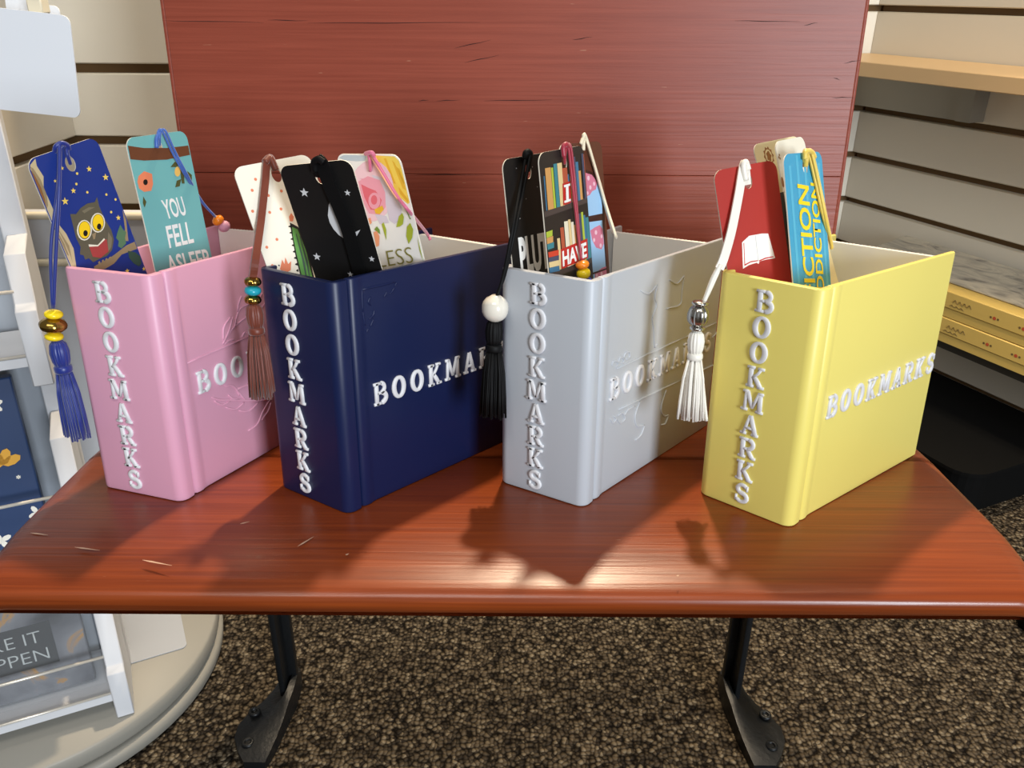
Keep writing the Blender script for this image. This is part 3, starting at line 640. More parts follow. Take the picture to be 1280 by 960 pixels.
def star(c, r, rot=.3, n=5, k=.42):
    return [(c[0]+(r if i % 2 == 0 else r*k)*math.sin(rot+math.pi*i/n), c[1]+(r if i % 2 == 0 else r*k)*math.cos(rot+math.pi*i/n)) for i in range(2*n)]
def blob(c, rx, ry=None, n=14, rot=0, wob=0, lob=5):
    ry = ry or rx; o = []
    for i in range(n):
        a = 2*math.pi*i/n; q = 1+wob*math.cos(lob*a); x, y = rx*q*math.cos(a), ry*q*math.sin(a)
        o.append((c[0]+x*math.cos(rot)-y*math.sin(rot), c[1]+x*math.sin(rot)+y*math.cos(rot)))
    return o
def cord(root, key, pts, r, m, n=6, flat=1.0, name='cord', dbl=0):
    mb = MB(); p = smooth_path(pts, 6); mb.tube(p, r, 7, flat=flat)
    if dbl:
        k = len(p); mb.tube([q + Vector((dbl*math.sin(math.pi*min(1, i/k*1.1)), .0006, 0)) for i, q in enumerate(p)], r, 7, flat=flat)
    return seat_part(mb, name, m, root, key)
def ribbon(root, key, pts, width, m, name='ribbon', th=.0004):
    """flat band whose face follows the card"""
    n = CM[key][0].to_3x3() @ Vector((0, 0, 1)); p = smooth_path(pts, 6); k = len(p); vs = []; last = None
    for i, q in enumerate(p):
        t_ = (p[min(i+1, k-1)]-p[max(i-1, 0)]).normalized(); s_ = t_.cross(n)
        s_ = s_.normalized() if s_.length > .2 else (last or Vector((1, 0, 0)))
        if last and s_.dot(last) < 0: s_ = -s_
        last = s_; u_ = s_.cross(t_).normalized()
        vs += [q+s_*width/2+u_*th, q-s_*width/2+u_*th, q-s_*width/2-u_*th, q+s_*width/2-u_*th]
    mb = MB(); mb.add(vs, [(i*4+j, i*4+(j+1) % 4, i*4+4+(j+1) % 4, i*4+4+j) for i in range(k-1) for j in range(4)] + [(0, 1, 2, 3), (4*k-4, 4*k-3, 4*k-2, 4*k-1)])
    return seat_part(mb, name, m, root, key)
def axis_matrix(c, top):
    z = (Vector(top)-Vector(c)).normalized(); x = Vector((1, 0, 0)); y = z.cross(x).normalized(); x = y.cross(z)
    M = Matrix((x, y, z)).transposed().to_4x4(); M.translation = Vector(c); return M
def bead(root, key, c, axis, r, hh, m, fl=0, depth=.18, name='bead', power=.5, label=None):
    """one bead threaded on the cord: barrel profile round the cord axis"""
    r, hh = r*.9, hh*.94
    mb = MB(); prof = [(r*max(.30, (1-abs(t)**2.4)**power), hh*t) for t in (-1, -.92, -.75, -.5, -.25, 0, .25, .5, .75, .92, 1)]
    M = axis_matrix(c, Vector(c)+Vector(axis)); mb.lathe(prof, 32 if fl else 18, M, flute=fl, depth=depth)
    o = seat_part(mb, name, m, root, key)
    if label: o['label'] = label
    return o
def tassel(root, key, top, bot, r_head, r_skirt, m, seed=1):
    """gathered head, wrapped neck band and a skirt of loose strands"""
    r_head, r_skirt = r_head*.9, r_skirt*.9
    rnd = random.Random(seed); top, bot = Vector(top), Vector(bot); d = bot-top; Ln = d.length; ax = d.normalized()
    M = axis_matrix(top, top-ax)
    hd = MB(); H = Ln*.26
    hd.lathe([(r_head*.45, 0), (r_head*.85, -H*.15), (r_head, -H*.45), (r_head*.92, -H*.75), (r_head*.72, -H)], 56, M, flute=14, depth=.12)
    head = seat_part(hd, 'tassel_head', m, root, key)
    bd = MB(); bd.lathe([(r_head*.80, -H*.94), (r_head*.92, -H*1.0), (r_head*.92, -H*1.16), (r_head*.80, -H*1.22)], 20, M); seat_part(bd, 'neck_wrap', m, head, key)
    sk = MB(); x = M.to_3x3() @ Vector((1, 0, 0)); y = M.to_3x3() @ Vector((0, 1, 0))
    for i in range(64):
        a = rnd.random()*2*math.pi; q = math.sqrt(rnd.random()); u = x*math.cos(a)+y*math.sin(a)*.8
        p0 = top+ax*H*1.08+u*r_head*.72*q; l = Ln*(.93+.07*rnd.random())
        p3 = top+ax*l+u*r_skirt*q+x*rnd.uniform(-1, 1)*r_skirt*.12
        p1 = p0.lerp(p3, .35)+u*r_skirt*.16*q; p2 = p0.lerp(p3, .7)+u*r_skirt*.10*q
        sk.tube([p0, p1, p2, p3], .00062, 5)
    return seat_part(sk, 'tassel_skirt', m, head, key)

mat('navy_card', (28, 52, 132), .42); mat('cream_print', (196, 178, 138), .6); mat('bark', (150, 130, 96), .6); mat('hollow', (138, 92, 44), .6)
mat('owl_grey', (92, 86, 68), .6); mat('owl_light', (120, 112, 90), .6); mat('eye_white', (232, 226, 204), .5); mat('eye_yellow', (246, 206, 24), .5); mat('ink', (18, 16, 14), .5)
mat('book_red', (164, 62, 60), .5); mat('star_gold', (240, 208, 96), .5); mat('leaf_dark', (52, 78, 64), .6); mat('leaf_green', (84, 118, 86), .6); mat('claw_tan', (176, 124, 52), .6)
mat('navy_thread', (16, 40, 124), .38, sheen=.4); mat('bead_yellow', (244, 216, 30), .25); mat('gold', (178, 146, 72), .22, 1.0)
t, W, L = card('owl', 'dark blue bookmark printed with an owl reading a red book, in the pink holder', 'navy_card', hole=[(0.00123, -0.00855)][0])
art(t, L, 'owl_print', [
  ('cream_print', [[(-0.01991, -0.00273), (-0.01597, -0.00063), (-0.01678, -0.00416), (-0.01558, -0.0099), (-0.01811, -0.01528), (-0.01774, -0.0201), (-0.01768, -0.02568), (-0.01807, -0.03036), (-0.01769, -0.03537), (-0.01619, -0.04005), (-0.01552, -0.04868), (-0.01824, -0.05864), (-0.02075, -0.05658), (-0.02075, -0.03668), (-0.02075, -0.025), (-0.02065, -0.00451)]]),
  ('bark', [[(-0.02029, -0.0034), (-0.01912, -0.00458), (-0.01773, -0.01075), (-0.01786, -0.01849), (-0.01933, -0.0235), (-0.02075, -0.025)], [(-0.01973, -0.02814), (-0.01986, -0.03131), (-0.02014, -0.03771), (-0.01926, -0.04466), (-0.01954, -0.05127), (-0.02039, -0.05007), (-0.02055, -0.04249), (-0.02075, -0.03574)], [(-0.01962, -0.03464), (-0.01898, -0.03815), (-0.01724, -0.04631), (-0.01922, -0.05565), (-0.01875, -0.05159), (-0.01887, -0.04482)]]),
  ('hollow', [[(-0.02069, -0.00474), (-0.01985, -0.00792), (-0.01915, -0.01415), (-0.01973, -0.02021), (-0.02075, -0.02354), (-0.02075, -0.02082), (-0.02075, -0.01225)]]),
  ('bark', [[(0.00442, -0.06116), (0.01477, -0.05912), (0.02075, -0.05918), (0.02075, -0.06347), (0.01003, -0.06258), (0.00358, -0.06528), (-0.00277, -0.0657), (-0.00916, -0.06428), (-0.00856, -0.0619)], [(0.02067, -0.0402), (0.02057, -0.04627), (0.01715, -0.05738), (0.01472, -0.05641), (0.0178, -0.05051)]]),
  ('leaf_green', [[(0.01595, -0.04718), (0.01655, -0.05048), (0.01785, -0.0523), (0.01576, -0.05504), (0.01528, -0.05798), (0.0114, -0.05955), (0.0097, -0.05753), (0.01133, -0.05508), (0.01042, -0.05295), (0.01266, -0.05031)]]),
  ('leaf_dark', [[(0.01447, -0.06214), (0.01868, -0.06476), (0.02075, -0.06802), (0.01996, -0.07219), (0.01768, -0.07308), (0.01517, -0.07017), (0.01365, -0.06633)]]),
  ('owl_grey', [[(-0.00997, -0.03168), (-0.00677, -0.03285), (-0.00302, -0.0309), (0.00167, -0.03008), (0.00619, -0.03083), (0.00862, -0.02876), (0.00775, -0.03389), (0.00819, -0.04169), (0.00947, -0.04778), (0.00885, -0.05322), (0.00534, -0.05799), (0.00097, -0.05973), (-0.00395, -0.05945), (-0.00803, -0.05967), (-0.0096, -0.05667), (-0.01198, -0.05654), (-0.01179, -0.05404), (-0.01364, -0.05284), (-0.01158, -0.04942), (-0.01201, -0.04418), (-0.01099, -0.0379)]]),
  ('owl_light', [[(-0.00286, -0.03261), (0.00168, -0.03216), (0.00504, -0.03335), (0.00202, -0.03353), (-0.00212, -0.03412)], [(0.00723, -0.04822), (0.00805, -0.05203), (0.00559, -0.05632), (0.00284, -0.05786), (0.00478, -0.05249)]]),
  ('eye_white', [[(-0.00171, -0.04377), (-0.00291, -0.04556), (-0.00455, -0.04682), (-0.00638, -0.04738), (-0.00813, -0.04714), (-0.00951, -0.04615), (-0.01033, -0.04457), (-0.01046, -0.04263), (-0.0099, -0.04064), (-0.00873, -0.03888), (-0.00712, -0.03762), (-0.0053, -0.03705), (-0.00357, -0.03726), (-0.00216, -0.03822), (-0.00131, -0.03979), (-0.00115, -0.04174)], [(0.00741, -0.04294), (0.00625, -0.04468), (0.00464, -0.04591), (0.00284, -0.04645), (0.00111, -0.04622), (-0.00027, -0.04526), (-0.00109, -0.04372), (-0.00125, -0.04184), (-0.00072, -0.03991), (0.00042, -0.0382), (0.002, -0.03698), (0.00378, -0.03643), (0.0055, -0.03663), (0.0069, -0.03756), (0.00776, -0.03908), (0.00794, -0.04098)]]),
  ('ink', [[(-0.00234, -0.04344), (-0.00338, -0.04503), (-0.00477, -0.04617), (-0.00631, -0.0467), (-0.00775, -0.04653), (-0.00887, -0.04569), (-0.00951, -0.04432), (-0.00958, -0.04263), (-0.00906, -0.04088), (-0.00804, -0.03931), (-0.00667, -0.03818), (-0.00515, -0.03764), (-0.00371, -0.03779), (-0.00257, -0.0386), (-0.00191, -0.03996), (-0.00183, -0.04166)], [(0.00676, -0.04261), (0.00576, -0.04414), (0.00441, -0.04524), (0.00291, -0.04575), (0.0015, -0.04559), (0.00039, -0.04479), (-0.00026, -0.04347), (-0.00034, -0.04184), (0.00015, -0.04015), (0.00113, -0.03864), (0.00246, -0.03754), (0.00395, -0.03702), (0.00536, -0.03716), (0.00648, -0.03795), (0.00715, -0.03925), (0.00724, -0.04089)]]),
  ('eye_yellow', [[(-0.00256, -0.04327), (-0.00352, -0.04476), (-0.00482, -0.04583), (-0.00624, -0.04632), (-0.00758, -0.04617), (-0.00862, -0.04539), (-0.00921, -0.04412), (-0.00927, -0.04254), (-0.00879, -0.0409), (-0.00784, -0.03943), (-0.00656, -0.03837), (-0.00515, -0.03787), (-0.00381, -0.038), (-0.00276, -0.03876), (-0.00215, -0.04002), (-0.00208, -0.04161)], [(0.00653, -0.04244), (0.00561, -0.04387), (0.00435, -0.0449), (0.00297, -0.04537), (0.00166, -0.04523), (0.00064, -0.04448), (5e-05, -0.04326), (-2e-05, -0.04175), (0.00043, -0.04017), (0.00135, -0.03876), (0.00258, -0.03774), (0.00395, -0.03725), (0.00526, -0.03738), (0.00629, -0.03811), (0.0069, -0.03932), (0.00699, -0.04085)]]),
  ('ink', [[(-0.0047, -0.04432), (-0.00506, -0.04486), (-0.00555, -0.04525), (-0.0061, -0.04542), (-0.00662, -0.04535), (-0.00704, -0.04505), (-0.00729, -0.04457), (-0.00733, -0.04398), (-0.00716, -0.04337), (-0.0068, -0.04283), (-0.00631, -0.04245), (-0.00576, -0.04227), (-0.00523, -0.04234), (-0.00482, -0.04263), (-0.00457, -0.04311), (-0.00452, -0.0437)], [(0.0044, -0.04404), (0.00403, -0.04459), (0.00353, -0.04498), (0.00296, -0.04516), (0.00242, -0.04509), (0.00199, -0.04479), (0.00173, -0.0443), (0.00168, -0.0437), (0.00185, -0.04308), (0.00222, -0.04253), (0.00272, -0.04214), (0.00328, -0.04196), (0.00382, -0.04203), (0.00426, -0.04233), (0.00452, -0.04282), (0.00457, -0.04342)]]),
  ('bark', [[(-0.00261, -0.04572), (0.00023, -0.04554), (-0.00194, -0.04855), (-0.00294, -0.04858)]] + [[(-0.00547, -0.06058), (-0.00419, -0.06041), (-0.00447, -0.06409), (-0.00591, -0.06418)], [(-0.00311, -0.06068), (-0.00182, -0.06052), (-0.00209, -0.06421), (-0.00355, -0.0643)], [(-0.00074, -0.06079), (0.00056, -0.06063), (0.0003, -0.06434), (-0.00117, -0.06442)], [(0.00166, -0.0609), (0.00296, -0.06074), (0.00271, -0.06446), (0.00123, -0.06455)], [(0.00407, -0.06102), (0.00539, -0.06085), (0.00514, -0.06459), (0.00365, -0.06468)]]),
  ('book_red', [[(-0.00693, -0.05086), (-0.0017, -0.05235), (0.00297, -0.05091), (0.00458, -0.05137), (0.00284, -0.05786), (-0.00301, -0.05914), (-0.0072, -0.05679)]]),
  ('eye_white', [[(-0.00682, -0.04979), (-0.0018, -0.05214), (0.0033, -0.05017), (0.00348, -0.05111), (-0.00193, -0.05286), (-0.00703, -0.05108)]]),
  ('star_gold', [star(p, r) for p, r in zip([(0.01001, -0.01405), (0.01764, -0.02096), (-0.00334, -0.02141), (-0.01, -0.02478), (0.01613, -0.04332), (0.00937, -0.07228), (0.01994, -0.07544), (-0.00453, -0.00912), (-0.01092, -0.01374)], (.0017, .0020, .0016, .0021, .0016, .0016, .0013, .0011, .0009))] + [blob(p, .0007, n=8) for p in [(0.00396, -0.02469), (0.01428, -0.02944), (0.01317, -0.03897), (0.01854, -0.03369), (0.0024, -0.01407), (-0.00027, -0.01881)]]),
])
P = [(-0.2295, 0.4425, 0.1815), (-0.2291, 0.4403, 0.1866), (-0.2298, 0.4415, 0.1904), (-0.2307, 0.4378, 0.1914), (-0.2308, 0.4351, 0.1843), (-0.2319, 0.4292, 0.1651), (-0.2387, 0.426, 0.1305), (-0.2431, 0.425, 0.1092)]
cord(t, 'owl', P, .0010, 'navy_thread'); cord(t, 'owl', [(-0.23, 0.4403, 0.1909), (-0.2314, 0.4387, 0.1879), (-0.2329, 0.4314, 0.1688), (-0.2392, 0.4265, 0.1409), (-0.2437, 0.425, 0.1092)], .0009, 'navy_thread')
cord(t, 'owl', [(-0.2341, 0.4378, 0.188), (-0.2324, 0.437, 0.1908), (-0.2302, 0.4388, 0.1923), (-0.2288, 0.4413, 0.1909), (-0.2289, 0.4423, 0.1888)], .0013, 'navy_thread', name='knot')
c1, c2, c3 = Vector((-0.2438, 0.425, 0.1057)), Vector((-0.2452, 0.425, 0.0997)), Vector((-0.2459, 0.425, 0.0934)); axv = c1-c3
bead(t, 'owl', c1, axv, .0052, .0024, 'bead_yellow', name='yellow_bead'); bead(t, 'owl', c2, axv, .0078, .0050, 'gold', fl=10, depth=.06, name='gold_bead', power=.8); bead(t, 'owl', c3, axv, .0052, .0024, 'bead_yellow', name='yellow_bead')
tassel(t, 'owl', (-0.2447, 0.4248, 0.0914), (-0.2423, 0.423, 0.0337), .0057, .0078, 'navy_thread', 1)

mat('teal_card', (112, 178, 178), .42); mat('band_brown', (106, 60, 32), .6); mat('coral', (232, 132, 92), .6); mat('print_offwhite', (240, 240, 236), .5); mat('olive_leaf', (78, 80, 36), .6); mat('lemon', (232, 186, 96), .6)
mat('blue_thread', (52, 92, 170), .38, sheen=.4); mat('bead_orange', (240, 136, 32), .22)
t, W, L = card('teal', 'teal bookmark reading YOU FELL ASLEEP with a coral flower, in the pink holder', 'teal_card', hole=[(-0.00039, -0.00714)][0])
art(t, L, 'flower_print', [
  ('band_brown', [[(-0.02123, -0.00388), (-0.01075, -0.00624), (0.00501, -0.00798), (0.0215, -0.00841), (0.0215, -0.01368), (0.00319, -0.01416), (-0.01267, -0.01269), (-0.0215, -0.01095)]]),
  ('coral', [[(-0.01882, -0.02014), (-0.01429, -0.01813), (-0.00932, -0.02025), (-0.01011, -0.02564), (-0.01239, -0.02898), (-0.01747, -0.0288), (-0.02027, -0.02655), (-0.02043, -0.02291)]]),
  ('ink', [[(-0.01354, -0.02416), (-0.01383, -0.02472), (-0.0143, -0.02517), (-0.0149, -0.02542), (-0.01552, -0.02545), (-0.01607, -0.02525), (-0.01646, -0.02485), (-0.01664, -0.02431), (-0.01659, -0.02371), (-0.0163, -0.02315), (-0.01583, -0.02271), (-0.01523, -0.02246), (-0.01462, -0.02243), (-0.01407, -0.02262), (-0.01367, -0.02302), (-0.01348, -0.02356)]]),
  ('olive_leaf', [[(-0.01877, -0.03103), (-0.01751, -0.03429), (-0.01959, -0.037), (-0.02011, -0.03447)], [(0.0048, -0.01845), (0.00857, -0.01607), (0.01214, -0.01689), (0.00942, -0.01906)], [(0.01675, -0.02218), (0.01956, -0.02487), (0.01863, -0.02809), (0.01615, -0.02671)], [(0.01158, -0.0206), (0.014, -0.0213), (0.01271, -0.02877), (0.01068, -0.02847), (0.01084, -0.02493)], [(0.00507, -0.02979), (0.0073, -0.02632), (0.01089, -0.02595), (0.00858, -0.02969)]]),
  ('lemon', [[(0.01139, -0.02184), (0.01092, -0.02284), (0.0102, -0.02364), (0.00932, -0.02412), (0.00843, -0.02421), (0.00767, -0.02389), (0.00714, -0.02322), (0.00692, -0.02229), (0.00706, -0.02125), (0.00752, -0.02026), (0.00824, -0.01946), (0.00911, -0.01897), (0.00999, -0.01888), (0.01076, -0.01919), (0.0113, -0.01986), (0.01152, -0.02079)]]),
])
for body, q in (('YOU', [(-0.00651, -0.04599), (0.00938, -0.04633), (-0.00761, -0.03495)]), ('FELL', [(-0.00883, -0.06198), (0.01043, -0.06269), (-0.00837, -0.04946)]), ('ASLEEP', [(-0.01273, -0.07704), (0.02014, -0.07992), (-0.01355, -0.06534)])):
    place_text('lettering', body, 'print_offwhite', CUR, q[0], q[1], q[2], L, .02)
for o in CUR.children:
    if o.name.startswith('lettering'):
        for v in o.data.vertices: v.co.y += v.co.z; v.co.z = .0003
cord(t, 'teal', [(-0.1969, 0.4785, 0.1877), (-0.1965, 0.4773, 0.1921), (-0.1967, 0.4795, 0.1953), (-0.1949, 0.4805, 0.1953), (-0.1922, 0.4834, 0.1839), (-0.1887, 0.4894, 0.1699), (-0.1898, 0.51, 0.1532), (-0.1854, 0.52, 0.1413)], .0007, 'blue_thread', dbl=.0016)
cord(t, 'teal', [(-0.1974, 0.4758, 0.1867), (-0.1971, 0.4768, 0.1913), (-0.1961, 0.4802, 0.1949)], .0013, 'blue_thread', name='loop')
c1 = Vector((-0.1846, 0.522, 0.1388)); bead(t, 'teal', c1, Vector((-.5, -.2, .8)), .0042, .0030, 'bead_orange', name='orange_bead')
c1 = Vector((-0.182, 0.524, 0.1347)); bead(t, 'teal', c1, Vector((-.5, -.2, .8)), .0042, .0036, 'cover_pink', name='pink_bead')

mat('ivory_card', (238, 232, 216), .45); mat('dot_coral', (222, 128, 92), .6); mat('cactus_green', (84, 142, 66), .6); mat('rust_thread', (108, 44, 24), .45, sheen=.4); mat('turquoise', (36, 160, 180), .25); mat('gold_dark', (92, 72, 36), .3, .9)
t, W, L = card('cactus', 'ivory bookmark with coral dots and a green cactus, in the navy holder', 'ivory_card', hole=[(5e-05, -0.00782)][0])
art(t, L, 'cactus_print', [
  ('dot_coral', [blob(p, .00085, n=9) for p in [(-0.01249, -0.00795), (-0.01641, -0.01316), (-0.02014, -0.02372), (-0.00859, -0.01751), (-0.0111, -0.02625), (-0.00046, -0.01664), (-0.00422, -0.02584), (-0.01236, -0.04085), (-0.01938, -0.04354), (-0.01987, -0.05359), (0.0044, -0.0201)]]),
  ('ink', [[(-0.00194, -0.03383), (0.00202, -0.03723), (0.00297, -0.05017), (0.00093, -0.06661), (-0.00655, -0.06335), (-0.00508, -0.05076), (-0.00313, -0.03985)]] + [[(-0.00111, -0.03527), (-0.0034, -0.03552), (-0.00358, -0.03598), (-0.00147, -0.03695)], [(-0.00184, -0.03864), (-0.00401, -0.0389), (-0.00418, -0.03936), (-0.0022, -0.04032)], [(-0.00257, -0.042), (-0.00461, -0.04228), (-0.00478, -0.04275), (-0.00294, -0.04368)], [(-0.0033, -0.04537), (-0.00521, -0.04567), (-0.00539, -0.04613), (-0.00367, -0.04705)], [(-0.00403, -0.04873), (-0.00581, -0.04906), (-0.00599, -0.04952), (-0.0044, -0.05042)], [(-0.00476, -0.0521), (-0.00642, -0.05245), (-0.00659, -0.05292), (-0.00513, -0.05379)], [(-0.00549, -0.05547), (-0.00702, -0.05585), (-0.0072, -0.05631), (-0.00586, -0.05716)], [(-0.00623, -0.05885), (-0.00763, -0.05925), (-0.0078, -0.05971), (-0.00659, -0.06053)]]),
  ('cactus_green', [[(-0.00155, -0.03643), (0.00107, -0.03828), (0.00172, -0.05051), (8e-05, -0.06587), (-0.0057, -0.06331), (-0.00432, -0.05094), (-0.00281, -0.04119)]]),
  ('leaf_dark', [[(-0.00084, -0.04038), (-0.00033, -0.04049), (-0.00125, -0.0568), (-0.0029, -0.06405), (-0.00367, -0.06385), (-0.00228, -0.05399)], [(0.00089, -0.04204), (0.00136, -0.0419), (0.00073, -0.05602), (-0.00111, -0.06452), (-0.00162, -0.06439)]]),
  ('dot_coral', [[(-0.01653, -0.05645), (-0.01343, -0.05184), (-0.01307, -0.05445), (-0.01126, -0.05113), (-0.01095, -0.05498), (-0.00876, -0.05389), (-0.01076, -0.05844), (-0.01432, -0.05916)], [(-0.00134, -0.03082), (0.00068, -0.02912), (0.00146, -0.03143), (6e-05, -0.03364), (-0.00172, -0.03325)]]),
])
ribbon(t, 'cactus', [(-0.1306, 0.459, 0.1835), (-0.1316, 0.4554, 0.1807), (-0.1319, 0.4498, 0.171), (-0.133, 0.4399, 0.1537), (-0.1335, 0.425, 0.1357), (-0.1354, 0.424, 0.127)], .0040, 'rust_thread', name='suede_cord', th=.0007)
cord(t, 'cactus', [(-0.1274, 0.4573, 0.1772), (-0.1288, 0.4576, 0.1813), (-0.1303, 0.458, 0.1838), (-0.1321, 0.4543, 0.1817)], .0020, 'rust_thread', name='knot')
c1, c2, c3 = Vector((-0.1357, 0.424, 0.1244)), Vector((-0.1362, 0.424, 0.1196)), Vector((-0.1367, 0.424, 0.1147)); axv = c1-c3
for c in (c1, c3):
    bead(t, 'cactus', c, axv, .0051, .0027, 'gold', fl=12, depth=.22, name='ribbed_gold_bead')
bead(t, 'cactus', c2, axv, .0048, .0028, 'turquoise', name='turquoise_bead')
tassel(t, 'cactus', (-0.1365, 0.424, 0.1128), (-0.1357, 0.42, 0.0598), .0052, .0072, 'rust_thread', 2)

mat('black_card', (20, 19, 19), .42); mat('silver_print', (206, 206, 208), .4); mat('black_thread', (9, 9, 10), .6, spec=.2)
t, W, L = card('moon', 'black bookmark with a silver crescent moon and stars, in the navy holder', 'black_card', hole=[(0.00129, -0.00708)][0])
art(t, L, 'moon_print', [
  ('silver_print', [[(0.00486, -0.01839), (0.0013, -0.02198), (-0.00123, -0.02792), (-0.00142, -0.03163), (-0.00048, -0.0352), (0.00156, -0.03873), (0.00414, -0.04104), (0.00797, -0.04153), (0.01175, -0.04), (0.01488, -0.0367), (0.01108, -0.03795), (0.00728, -0.03746), (0.00472, -0.03516), (0.00345, -0.03097), (0.00344, -0.02579)]] + [star(p, r, .2) for p, r in zip([(-0.01055, -0.01466), (0.01381, -0.01669), (-0.01552, -0.05025), (0.01652, -0.05329), (0.00123, -0.06146)], (.0026, .0018, .0024, .0018, .0018))])])
ribbon(t, 'moon', [(-0.0966, 0.4223, 0.1865), (-0.0943, 0.4217, 0.1843), (-0.0918, 0.4234, 0.174), (-0.0887, 0.4246, 0.1647), (-0.0851, 0.4267, 0.1522), (-0.0825, 0.43, 0.137), (-0.0805, 0.4333, 0.1234)], .0075, 'black_thread')
ribbon(t, 'moon', [(-0.0964, 0.4255, 0.1776), (-0.0964, 0.4234, 0.1825), (-0.0966, 0.4226, 0.1869)], .0060, 'black_thread', name='loop')
cord(t, 'moon', [(-0.0986, 0.424, 0.1809), (-0.0982, 0.4222, 0.1854), (-0.0954, 0.4207, 0.1871), (-0.093, 0.42, 0.1856)], .0019, 'black_thread', name='knot')

